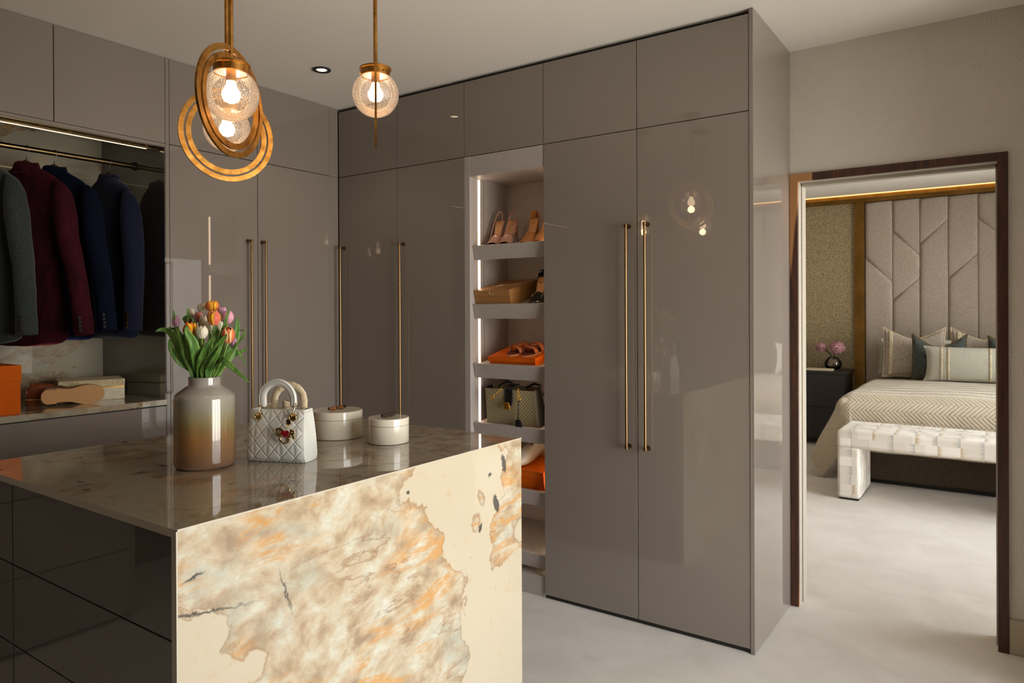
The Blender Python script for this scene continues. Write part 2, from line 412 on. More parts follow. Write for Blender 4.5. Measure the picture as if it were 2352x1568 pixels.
struct('wall_bedroom_right', MB().box(x, x + .1, .747, y0, 0, H).box(x, x + .1, y1, 5.65, 0, H).box(x, x + .1, y0, y1, z1, H).box(x, x + .1, y0, y1, 0, z0), 'white', label='bedroom wall with the wide window')
struct('wall_bedroom_far', MB().box(-.65, 4.9, 5.55, 5.65, 0, H), 'dark_wall', label='wall behind the bed')
for i, (x, y0, y1, z0, z1) in enumerate(WIN):
    t = thing('window_%d' % (i + 1), None, None, (x, y0, z0)); t['kind'] = 'structure'; t['label'] = 'tall window with slim white frame in the %s' % ('dressing room' if i == 0 else 'bedroom')
    fr = MB().box(x + .02, x + .07, y0, y0 + .05, z0, z1).box(x + .02, x + .07, y1 - .05, y1, z0, z1).box(x + .02, x + .07, y0, y1, z0, z0 + .05).box(x + .02, x + .07, y0, y1, z1 - .05, z1)
    n = 3
    for k in range(1, n): yy = y0 + (y1 - y0) * k / n; fr.box(x + .02, x + .07, yy - .03, yy + .03, z0, z1)
    obj('window_frame', fr, 'white', t)
    for k in range(n):
        a = y0 + (y1 - y0) * k / n + .03; b = y0 + (y1 - y0) * (k + 1) / n - .03
        obj('window_pane', MB().box(x + .042, x + .048, a, b, z0 + .05, z1 - .05), 'pane', t)
# doorway: walnut architrave, white lining and stop
d = thing('door_1', None, None, (2.553, YE, 0)); d['kind'] = 'structure'; d['label'] = 'open doorway to the bedroom framed in dark walnut'
ya = YE - .018
def arch(mb, x0, x1, z0, z1): return mb.box(x0, x1, ya, YE, z0, z1)
obj('architrave_jamb', arch(MB(), 2.5165, 2.553, 0, 2.078), 'walnut', d, bevel=.001)
obj('architrave_jamb', arch(MB(), 3.340, 3.378, 0, 2.078), 'walnut', d, bevel=.001)
obj('architrave_head', arch(MB(), 2.553, 3.340, 2.042, 2.078), 'walnut', d, bevel=.001)
ln = MB().box(2.535, 2.553, YE, YE + .15, 0, 2.06).box(3.34, 3.36, YE, YE + .15, 0, 2.06).box(2.535, 3.36, YE, YE + .15, 2.042, 2.06)
obj('door_lining', ln, 'lining', d)
st = MB().box(2.553, 2.558, YE + .055, YE + .10, 0, 2.042).box(3.334, 3.34, YE + .055, YE + .10, 0, 2.042).box(2.553, 3.34, YE + .055, YE + .10, 2.028, 2.042)
obj('door_stop', st, 'lining', d, bevel=.001)
struct('baseboard_right', MB().box(3.378, 3.659, YE - .015, YE, 0, .145), 'skirting', bevel=.003, label='cream skirting board right of the doorway')

# ------------------------------------------------------------------ gloss wardrobes
G = .0018; DT = .02
DH0, DH1 = .019, 2.2527
def handle(door, x, y, z0, z1, axis):
    """long round bar handle standing 40 mm off the door on two stepped posts"""
    out = Vector((0, -1, 0)) if axis == 'y' else Vector((1, 0, 0)); base = Vector((x, y, 0))
    p = base + out * .036; mb = MB()
    mb.tube([p + Vector((0, 0, z0)), p + Vector((0, 0, z1))], .0058, 14)
    h = obj('handle', mb, 'bronze', door, smooth='auto')
    caps = MB()
    for z in (z0, z1):
        s_ = 1 if z == z1 else -1
        caps.tube([p + Vector((0, 0, z - .006)), p + Vector((0, 0, z + .006))], .0078, 14)
        caps.tube([base, p + out * .0], .0062, 12)
        for q in (z,):
            c2 = MB().tube([base + Vector((0, 0, q)), p + Vector((0, 0, q))], .0065, 12).tube([base + Vector((0, 0, q)), base + out * .004 + Vector((0, 0, q))], .012, 16)
        obj('post', MB().tube([base + Vector((0, 0, z)), p + Vector((0, 0, z))], .0065, 12).tube([base + Vector((0, 0, z)), base + out * .005 + Vector((0, 0, z))], .011, 16)
            .tube([p + Vector((0, 0, z - .007)), p + Vector((0, 0, z + .007))], .0078, 14), 'bronze_dark', h, smooth='auto')
    return h
def door_c(par, x0, x1, z0, z1, name='door'):
    return obj(name, MB().box(x0 + G, x1 - G, 0, DT, z0 + G, z1 - G), 'taupe', par, bevel=.0008)
def door_l(par, y0, y1, z0, z1, name='door'):
    return obj(name, MB().box(-DT, 0, y0 + G, y1 - G, z0 + G, z1 - G), 'taupe', par, bevel=.0008)
ZT = 2.655; YB = YE - .002
# long wall facing the camera
t = thing('tall_wardrobe', 'taupe gloss two-door wardrobe in the corner left of the shoe tower', 'wardrobe', (0, 0, 0))
obj('body', MB().box(0.0, .9905, DT + .001, YB, .019, DH1), 'taupe_dark', t)
obj('plinth', MB().box(0.0, .9905, .04, YB, 0, .019), 'taupe_dark', t)
a = door_c(t, .002, .4931, DH0, DH1); handle(a, .052, 0, .80, 1.815, 'y')
a = door_c(t, .4931, .9905, DH0, DH1); handle(a, .546, 0, .80, 1.812, 'y')
t = thing('tall_wardrobe', 'taupe gloss two-door wardrobe right of the shoe tower with twin bar handles', 'wardrobe', (1.4911, 0, 0))
obj('body', MB().box(1.4911, 2.4975, DT + .001, YB, .019, DH1), 'taupe_dark', t)
obj('plinth', MB().box(1.4911, 2.4975, .012, YB, 0, .019), 'taupe_dark', t)
a = door_c(t, 1.4911, 1.9933, DH0, DH1); handle(a, 1.954, 0, .806, 1.812, 'y')
a = door_c(t, 1.9933, 2.4985, DH0, DH1); handle(a, 2.046, 0, .806, 1.815, 'y')
obj('end_panel', MB().box(2.4985, 2.5155, -.002, YB, 0, H - .001), 'taupe', t, bevel=.0008)
def overhead_c(x0, seams, x1, label):
    t = thing('overhead_cupboard', label, 'cupboard', (x0, 0, DH1))
    obj('body', MB().box(x0, x1 - .0005, DT + .001, YB, DH1 + .0005, ZT), 'taupe_dark', t)
    obj('top_scribe', MB().box(x0, x1 - .0005, .03, .05, ZT, H - .001), 'taupe_dark', t)
    xs = [x0] + seams + [x1]
    for i in range(len(xs) - 1): door_c(t, xs[i] + (.002 if xs[i] == 0 else 0), xs[i + 1], DH1, ZT)
overhead_c(0.0, [.4931], .9905, 'taupe overhead cupboard pair in the corner above the left two-door wardrobe')
overhead_c(.9905, [], 1.4911, 'single taupe overhead cupboard above the open shoe shelves')
overhead_c(1.4911, [1.9933], 2.498, 'taupe overhead cupboard pair above the wardrobe nearest the doorway')

# left wall
XB = -.648
t = thing('tall_wardrobe', 'taupe gloss wardrobe on the left wall between the jackets and the corner', 'wardrobe', (0, -1.0748, 0))
obj('body', MB().box(XB, -DT - .001, -1.0748, -.001, .019, DH1), 'taupe_dark', t)
obj('plinth', MB().box(XB, -.04, -1.0748, -.001, 0, .019), 'taupe_dark', t)
a = door_l(t, -1.0748, -.5757, DH0, DH1); handle(a, 0, -.640, .80, 1.812, 'x')
a = door_l(t, -.5757, -.075, DH0, DH1); handle(a, 0, -.5505, .80, 1.812, 'x')
obj('filler_panel', MB().box(-DT, -.003, -.0745, -.0015, 0, DH1), 'taupe', t)
def overhead_l(y0, seams, y1, label, filler=False, z0=DH1, xb=XB):
    t = thing('overhead_cupboard', label, 'cupboard', (0, y0, z0))
    obj('body', MB().box(xb, -DT - .001, y0, y1 - .0005, z0 + .0005, H - .003), 'taupe_dark', t)
    ys = [y0] + seams + [y1]
    for i in range(len(ys) - 1):
        if filler and i == len(ys) - 2:
            obj('filler_panel', MB().box(-DT, -.003, ys[i] + G, ys[i + 1] - .001, z0 + G, H - .002), 'taupe', t)
        else: door_l(t, ys[i], ys[i + 1], z0, H - .002)
overhead_l(-1.0748, [-.5757, -.075], -.0005, 'taupe overhead cupboard on the left wall running into the corner', True)
overhead_l(-1.587, [], -1.0942, 'taupe overhead cupboard over the navy jacket', xb=-.116)
overhead_l(-2.09, [], -1.587, 'taupe overhead cupboard over the burgundy jacket, cut by the left edge', xb=-.116)
# open hanging bay
Y0, Y1 = -2.95, -1.094
t = thing('hanging_bay', 'open wardrobe bay lined with stone and smoked glass holding the jackets', 'wardrobe', (0, Y0, 0))
obj('end_panel', MB().box(XB, 0, Y1, Y1 + .0185, 0, H - .001), 'taupe', t)
obj('end_panel', MB().box(XB, 0, Y0 - .0185, Y0, 0, H - .001), 'taupe', t)
MAT['smoked'] = plain('smoked_bronze_mirror', S(112, 96, 80), .03, 1.0)
_n = NT('smoked_bronze_glass'); _n.P(Base_Color=S(58, 50, 42), Roughness=.4); _n.b.inputs['Coat Weight'].default_value = 1.0; _n.b.inputs['Coat IOR'].default_value = 2.0; _n.b.inputs['Coat Roughness'].default_value = .015
MAT['smoked'] = _n.m
obj('side_lining', MB().box(XB + .02, -.002, Y1 - .005, Y1 - .0005, 1.0035, 2.236).box(XB + .02, -.118, Y1 - .005, Y1 - .0005, 2.236, 2.6), 'smoked', t, label='smoked bronze glass side lining')
obj('back_panel', MB().box(XB, XB + .02, Y0, Y1 - .0005, 1.0035, 2.62), 'stone_back', t, label='polished stone back panel')
obj('pelmet', MB().box(-.022, -.002, Y0, Y1 - .0005, 2.236, 2.2527), 'taupe', t)
obj('soffit', MB().box(XB + .02, -.118, Y0, Y1 - .0005, 2.60, 2.62).box(-.117, -.023, Y0, Y1 - .0005, 2.246, 2.2527), 'taupe_dark', t)
led = MB().box(-.105, -.097, Y0, -1.135, 2.233, 2.2375)
obj('led_profile', MB().box(-.114, -.088, Y0, -1.13, 2.2376, 2.2458), 'bronze_dark', t)
obj('light_strip', led, 'led2', t)
for yy in (-1.62, -1.5, -1.24, -1.16):
    obj('clip', MB().box(-.062, -.050, yy - .004, yy + .004, 2.232, 2.246), 'bronze_dark', t)
obj('track', MB().box(-.060, -.054, Y0, Y1 - .006, 2.226, 2.232), 'rail', t)
obj('back_rail_wire', MB().tube([(XB + .0235, Y0, 2.03), (XB + .0235, Y1 - .006, 2.03)], .002, 6), 'brass', t)
body = MB().box(XB, -.022, Y0, Y1 - .0005, .02, .9745)
obj('base_body', body, 'taupe_dark', t); obj('plinth', MB().box(XB, -.04, Y0, Y1 - .0005, 0, .019), 'taupe_dark', t)
for k, (za, zb) in enumerate(((.019, .325), (.325, .65), (.65, .9725))):
    obj('drawer', MB().box(-DT, 0, Y0 + .001, Y1 - .002, za + G, zb - G), 'taupe', t, bevel=.0008)
t = thing('hanging_rail', 'antique brass hanging rail spanning the open bay', 'rail', (-.285, Y1, 2.175))
obj('pole', MB().tube([(-.285, Y0 + .002, 2.175), (-.285, Y1 - .012, 2.175)], .0125, 16), 'rail', t, smooth='auto')
obj('flange', MB().tube([(-.285, Y1 - .014, 2.175), (-.285, Y1 - .0056, 2.175)], .021, 20), 'black', t, smooth='auto')
obj('worktop', MB().box(XB + .0005, .0035, Y0 + .001, Y1 - .001, .9765, 1.003), 'stone_back', None, bevel=.001,
    label='slim polished stone worktop under the hanging jackets', cat='worktop')

# ------------------------------------------------------------------ shoe tower
TX0, TX1, TYB = .9905, 1.4911, .352
t = thing('shoe_tower', 'open textured shoe tower with slanted shelves and a warm light strip', 'shelving', (TX0, 0, 0))
obj('side_panel', MB().box(TX0 + .001, 1.026, 0, TYB, 0, DH1 - .001), 'carcass', t, label='left side panel')
obj('side_panel', MB().box(1.4885, TX1 - .0005, .022, TYB, 0, DH1 - .001), 'carcass', t)
obj('back_panel', MB().box(TX0 + .001, TX1 - .0005, TYB, YB, 0, DH1 - .001), 'carcass', t)
obj('head_panel', MB().box(1.026, 1.4885, .001, TYB, 2.144, DH1 - .002), 'carcass', t)
obj('base_panel', MB().box(1.026, 1.4885, .012, TYB, 0, .1), 'carcass', t)
obj('light_strip', MB().box(1.0262, 1.0285, .074, .088, .12, 2.138), 'led', t, label='glowing warm white strip')
obj('light_strip', MB().box(1.4862, 1.4884, .058, .072, .12, 2.138), 'led', t, label='glowing warm white strip')
obj('groove', MB().box(1.0262, 1.0266, .1225, .1245, .1, 2.14), 'taupe_dark', t)
TILT = R(13)
SH = [1.776, 1.463, 1.147, .832, .516, .201]
def tilt_pt(zf, x, yy, zz):       # point on the slanted shelf: yy back from the lip, zz off its surface
    y = .022 + yy * cos(TILT) - zz * sin(TILT); z = zf + yy * sin(TILT) + zz * cos(TILT); return (x, y, z)
for zf in SH:
    def bx(x0, x1, ya, yb, za, zb):
        m = MB().box(x0, x1, ya, yb, za, zb); m.v = [tilt_pt(zf, *q) for q in m.v]; return m
    s_ = obj('shelf', bx(1.030, 1.488, .018, .330, -.032, -.016), 'carcass', t, bevel=.001)
    obj('shelf_lip', bx(1.030, 1.488, 0, .018, -.078, 0), 'carcass', s_, bevel=.001)

# ------------------------------------------------------------------ island
IX0, IX1, IY0, IY1, IZ = .737, 1.8985, -2.1288, -.804, .96
t = thing('island_base', 'near-black gloss drawers of the island under the stone top', 'drawers', (IX0, IY0, 0))
obj('body', MB().box(IX0 + .02, IX1 - .022, IY0 + .045, IY1 - .02, .0, IZ - .018), 'taupe_dark', t)
MAT['taupe_d'] = lacquer('deep_taupe_gloss_lacquer', S(92, 82, 73))  # cabinet taupe darkened: shade on the unlit drawer fronts put into the colour
for i, (za, zb) in enumerate(((.03, .468), (.468, .70), (.70, .934))):
    obj('drawer_front', MB().box(1.005, IX1 - .0225, IY0 + .018, IY0 + .04, za + .002, zb - .002), 'taupe_d', t, bevel=.0008)
    obj('drawer_front', MB().box(IX0 + .021, .999, IY0 + .018, IY0 + .04, za + .002, zb - .002), 'taupe_d', t, bevel=.0008)
t = thing('stone_waterfall_top', 'polished cream and honey stone island top with waterfall side', 'worktop', (IX0, IY0, 0))
tk = .018
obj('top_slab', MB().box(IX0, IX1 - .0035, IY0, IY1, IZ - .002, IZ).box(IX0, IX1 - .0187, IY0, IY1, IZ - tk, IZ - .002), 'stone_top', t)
obj('waterfall_panel', MB().box(IX1 - .0185, IX1 - .0002, IY0 + .0035, IY1 - .002, 0, IZ - .0036), 'stone_face', t)
ed = MB().box(IX1 - .0034, IX1, IY0, IY1, IZ - .0034, IZ + .0002).box(IX1 - .0034, IX1, IY0, IY0 + .0034, 0, IZ)
obj('mitred_edge', ed, 'stone_edge', t)
obj('slab_edge', MB().box(IX1 - .0185, IX1 - .0034, IY0 - .0002, IY0 + .0033, 0, IZ - .018), 'stone_edge', t)
MAT['edge_d'] = MAT['stone_edge']
obj('slab_edge', MB().box(IX0, IX1 - .0034, IY0 - .0004, IY0, IZ - .018, IZ - .0002), 'stone_edge', t)

#@@PENDANTS
def pendant(loc, yaw, label, group='ring and globe pendants over the island'):
    t = thing('pendant_light', label, 'pendant', loc, (0, 0, 0), group, local=True)
    rg = .0725; up = H - loc[2]
    gl = obj('glass_globe', MB().sphere((0, 0, 0), rg, 40, 24), 'globe', t, smooth=True, label='clear seeded glass globe')
    MBc = MB().lathe([(.001, .083), (.047, .083), (.0495, .081), (.0495, .076), (.046, .0745), (.0445, .055), (.043, .055), (.043, .072), (.001, .072)], 40, cap=False)
    g = obj('gallery_cap', MBc, 'leaf_gold', t, smooth='auto')
    for k in range(3):
        a = yaw + R(-60) + k * 2 * pi / 3 + .6
        obj('screw', MB().tube([(.044 * cos(a), .044 * sin(a), .064), (.050 * cos(a), .050 * sin(a), .064)], .0035, 10), 'leaf_gold', g, smooth='auto')
    obj('rod', MB().tube([(0, 0, .082), (0, 0, up - .012)], .0063, 14), 'leaf_gold', t, smooth='auto')
    obj('canopy', MB().lathe([(.001, up - .022), (.03, up - .022), (.056, up - .012), (.058, up - .0005), (.001, up - .0005)], 36, cap=False), 'leaf_gold', t, smooth='auto')
    obj('lamp_holder', MB().lathe([(.001, .08), (.013, .08), (.013, .035), (.001, .035)], 18), 'leaf_gold', t, smooth='auto')
    obj('bulb', MB().lathe([(.001, .036), (.012, .034), (.014, .022), (.0235, .004), (.024, -.006), (.018, -.019), (.008, -.0235), (.001, -.024)], 24, cap=False), 'bulb', t, smooth=True)
    # two flat hammered hoops in one vertical plane, clear of each other by a narrow slot
    for nm, r0, r1, wob in (('outer_ring', .1335, .1492, 0), ('inner_ring', .1110, .1272, .0004)):
        n = 96; rs = []
        for j in range(n):
            a = 2 * pi * j / n; w0 = wob * sin(a * 29); w1 = wob * sin(a * 23 + 1)
            c_, s_ = cos(a), sin(a); th = .0033
            rs.append([((r0 + w0) * c_, -th, (r0 + w0) * s_), ((r1 + w1) * c_, -th, (r1 + w1) * s_), ((r1 + w1) * c_, th, (r1 + w1) * s_), ((r0 + w0) * c_, th, (r0 + w0) * s_)])
        m = MB(); m.rings(rs + [rs[0]], True, False)
        m.xf(Matrix.Translation((0, 0, -.020)) @ Matrix.Rotation(yaw, 4, 'Z'))
        obj(nm, m, 'leaf_gold', t, smooth='auto')
    l = bpy.data.lights.new('bulb_light', 'POINT'); l.energy = .55; l.color = (1, .70, .42); l.shadow_soft_size = .022
    o = bpy.data.objects.new('bulb_light', l); COL.objects.link(o); o.location = (loc[0], loc[1], loc[2] - .045)
    return t
pendant((1.648, -1.825, 2.016), R(113), 'nearest pendant, its hoops seen as a narrow oval in front')
pendant((1.300, -1.610, 2.020), R(75), 'pendant behind the nearest one, hoops turned broadside')
pendant((1.735, -1.375, 2.113), R(135.8), 'pendant hanging apart on the right, hoops seen edge-on')

t = thing('downlight', 'small round recessed ceiling light with a black trim', 'ceiling light', (.485, -.535, H))
obj('trim_ring', MB().lathe([(.026, -.001), (.045, -.001), (.047, -.004), (.045, -.007), (.028, -.006), (.024, .0)], 36, (.485, -.535, H), cap=False), 'black', t, smooth='auto')
obj('lens', MB().lathe([(.001, -.003), (.028, -.003)], 28, (.485, -.535, H), cap=False), 'down', t)
#@@OBJECTS
# ------------------------------------------------------------------ vase and tulips
def vase_glass():
    n = NT('amber_to_smoke_vase_glass'); v = n.coord('world'); x, y, z = n.sep(v)
    zz = n.math('MULTIPLY', n.math('SUBTRACT', z, .96), 1 / .27)
    zz = n.math('ADD', zz, n.math('MULTIPLY', n.math('SUBTRACT', n.noise(n.mapping(v, scale=(1, 1, .4)), 22, 3), .5), .12))
    c = n.ramp(zz, (0, S(190, 152, 124)), (.12, S(200, 158, 112)), (.34, S(200, 156, 98)), (.52, S(194, 176, 124)), (.68, S(184, 178, 156)), (.85, S(178, 168, 158)), (1, S(170, 160, 152)))
    n.P(Base_Color=c, Roughness=.28, Transmission_Weight=n.ramp(zz, (0, .75), (.5, .7), (.85, .2)), IOR=1.3)
    n.b.inputs['Coat Weight'].default_value = 1.0; n.b.inputs['Coat Roughness'].default_value = .02; n.b.inputs['Coat IOR'].default_value = 1.6
    return n.m
MAT['vase'] = vase_glass()
VX, VY = 1.36, -1.73
t = thing('flower_vase', 'tall amber and smoke glass vase holding the tulips', 'vase', (VX, VY, IZ + .0005))
prof = [(.001, 0), (.074, 0), (.082, .003), (.0865, .010), (.0875, .02), (.0875, .205), (.0865, .214), (.081, .221), (.058, .238), (.0475, .245), (.0462, .249), (.0462, .270), (.0440, .2715),
        (.0430, .269), (.0430, .249), (.055, .236), (.078, .217), (.083, .205), (.083, .022), (.076, .012), (.001, .010)]
obj('vase_body', MB().lathe([(r, z + IZ + .0005) for r, z in prof], 64, (VX, VY, 0), cap=False), 'vase', t, smooth='auto')
TC = {'lilac': (S(206, 158, 180), S(190, 136, 160)), 'pink': (S(224, 160, 176), S(206, 140, 160)), 'white': (S(232, 222, 200), S(214, 206, 172)), 'orange': (S(226, 120, 58), S(236, 178, 24)),
      'coral': (S(226, 106, 88), S(240, 182, 24)), 'yellow': (S(222, 96, 34), S(244, 188, 12)), 'stripe': (S(226, 106, 62), S(240, 196, 130)), 'dusky': (S(188, 128, 140), S(196, 110, 60)), 'dark': (S(92, 14, 28), S(200, 150, 20))}
for k, (a, b) in TC.items():
    n = NT('tulip_petal_' + k); v = n.coord('UV'); x, y, z = n.sep(v)      # x across the petal, y up it
    e = n.math('ABSOLUTE', n.math('SUBTRACT', x, .5)); e = n.math('ADD', n.math('MULTIPLY', e, 2.0), n.math('MULTIPLY', n.noise(n.mapping(v, scale=(9, 1.2, 1)), 4, 3), .4))
    e = n.math('ADD', e, n.math('MULTIPLY', n.math('POWER', y, 4.0), .35 if k not in ('yellow', 'orange') else .55))
    n.P(Base_Color=n.ramp(e, (.72, a), (.98, b)), Roughness=.5, Subsurface_Weight=.0); n.b.inputs['Specular IOR Level'].default_value = .3
    n.b.inputs['Sheen Weight'].default_value = .15
    MAT['t_' + k] = n.m
def leafmat(name, a, b):
    n = NT(name); v = n.coord(); n.P(Base_Color=n.ramp(n.noise(n.mapping(v, scale=(3, 3, .4)), 30, 3), (.3, a), (.7, b)), Roughness=.42); n.b.inputs['Specular IOR Level'].default_value = .4; return n.m
MAT['leaf'] = leafmat('tulip_leaf_green', S(62, 104, 36), S(116, 156, 70)); MAT['stem'] = leafmat('tulip_stem_green', S(112, 146, 60), S(142, 172, 84))
def blade(pts, w, up=None, n=9, fold=.25):
    """strap shaped leaf: spine through pts, width tapering to a point, slightly folded along the midrib"""
    P = [Vector(p) for p in pts]; out = []
    def at(t):
        s_ = t * (len(P) - 1); i = min(int(s_), len(P) - 2); f = s_ - i
        p0 = P[max(i - 1, 0)]; p1 = P[i]; p2 = P[i + 1]; p3 = P[min(i + 2, len(P) - 1)]
        return .5 * ((2 * p1) + (p2 - p0) * f + (2 * p0 - 5 * p1 + 4 * p2 - p3) * f * f + (3 * p1 - p0 - 3 * p2 + p3) * f ** 3)
    view = Vector((.85, -.52, .1)); mb = MB(); N = max(n, len(P) * 4)
    def fn(u, v):
        p = at(u); t_ = (at(min(u + .03, 1)) - at(max(u - .03, 0))).normalized()
        side = t_.cross(view)
        if side.length < .2: side = Vector((0, 0, 1)).cross(t_)
        side.normalize(); nrm = side.cross(t_)
        ww = w * .5 * (min(1, .45 + u * 2.4)) * (max(0, 1 - u ** 3.2)) ** .8 + .0002
        k = (v - .5) * 2
        return p + side * ww * k + nrm * (abs(k) * ww * fold)
    mb.grid(fn, N, 5); return mb
def tulip(colour, c, w, h, tilt, label, i):
    cx_, cy_, cz_ = c
    t = thing('tulip', label, 'flower', (cx_, cy_, cz_), group='tulips in the amber vase')
    rr = random.Random(i * 7 + 3)
    ax = R(tilt); Mt = Matrix.Translation(Vector(c)) @ Matrix.Rotation(ax, 4, Vector((-.52, -.85, 0)) * -1) @ Matrix.Rotation(rr.random() * 1.0 + (0 if colour != 'stripe' else .3), 4, 'Z')
    for k in range(6):
        a0 = k * pi / 3 + (0 if k % 2 else .0); inner = (k % 2)
        rad = w * .56 * (.90 if inner else 1.0)
        def fn(u, v, a0=a0, rad=rad, inner=inner):
            # u up the petal, v across
            prof_ = sin(pi * min(1, (u * .72 + .10))) ** .62
            close = rad * (prof_ * (1 - .26 * u ** 3))
            hw = (.98 * (sin(pi * (.16 + .62 * u)) ** .5)) * (1.0 if u < .72 else (1 - ((u - .72) / .28) ** 2.4 * .80))
            a = a0 + (v - .5) * 2 * hw
            lip = (.06 if not inner else 0) * rad * u
            return Vector(((close + lip) * cos(a), (close + lip) * sin(a), -h * .5 + h * u * (1.0 - .08 * abs(v - .5) * 2 * u)))
        m = MB(); m.grid(fn, 9, 7); m.xf(Mt)
        p = obj('petal', m, 't_' + colour, t, smooth=True)
        uv = p.data.uv_layers.new(name='uv')
        vi = {}
        for a_ in range(9):
            for b_ in range(7): vi[a_ * 7 + b_] = (b_ / 6, a_ / 8)
        for lp in p.data.loops: uv.data[lp.index].uv = vi[lp.vertex_index]
    bot = Mt @ Vector((0, 0, -h * .49)); dn = (Mt.to_3x3() @ Vector((0, 0, -1)))
    end = Vector((VX + (cx_ - VX) * .22, VY + (cy_ - VY) * .22, 1.215))
    pts = []
    for q in range(9):
        f = q / 8; p1 = bot + dn * .03
        pts.append((1 - f) ** 2 * bot + 2 * f * (1 - f) * (p1 * .6 + end * .4 + Vector((0, 0, -.01))) + f * f * end)
    obj('stem', MB().tube(pts, .0026, 8), 'stem', t, smooth=True)
HEADS = [
('lilac',(1.284,-1.776,1.401),0.0213,0.0359,-8,'lilac tulip at the far left of the bouquet'),
('white',(1.295,-1.732,1.427),0.0148,0.0297,-4,'slim white tulip at the upper left of the bouquet'),
('white',(1.303,-1.702,1.443),0.0272,0.0300,0,'white tulip at the top, left of the orange one'),
('orange',(1.347,-1.696,1.448),0.0364,0.0340,0,'highest orange and yellow tulip in the bouquet'),
('coral',(1.425,-1.739,1.412),0.0351,0.0455,0,'coral tulip with yellow edges in the middle of the bouquet'),
('lilac',(1.363,-1.672,1.433),0.0230,0.0270,6,'small lilac tulip right of the highest orange one'),
('pink',(1.414,-1.686,1.414),0.0319,0.0399,8,'large pink tulip at the upper right of the bouquet'),
('yellow',(1.376,-1.785,1.376),0.0375,0.0466,-6,'yellow and flame orange tulip at the lower left of the bouquet'),
('white',(1.414,-1.771,1.370),0.0322,0.0386,0,'round white tulip low in the front of the bouquet'),
('white',(1.363,-1.734,1.400),0.0230,0.0371,2,'white tulip tucked left of the coral one'),
('dusky',(1.342,-1.736,1.414),0.0239,0.0346,-6,'dusky pink tulip with rusty edge behind the white ones'),
('stripe',(1.469,-1.721,1.361),0.0350,0.0480,18,'orange tulip with cream stripes leaning right'),
('lilac',(1.447,-1.688,1.335),0.0200,0.0382,12,'lilac bud low on the right of the bouquet'),
('white',(1.395,-1.699,1.390),0.0200,0.0346,6,'white tulip just right of the coral one'),
('white',(1.387,-1.729,1.388),0.0250,0.0290,0,'white tulip half hidden under the coral one'),
('dark',(1.295,-1.744,1.401),0.0215,0.0240,0,'dark red tulip behind the yellow one'),
('white',(1.306,-1.724,1.412),0.0160,0.0260,0,'small white tulip behind the bouquet left of centre')]
for i, (c_, p_, w_, h_, tl, lb) in enumerate(HEADS): tulip(c_, p_, w_, h_, tl, lb, i)
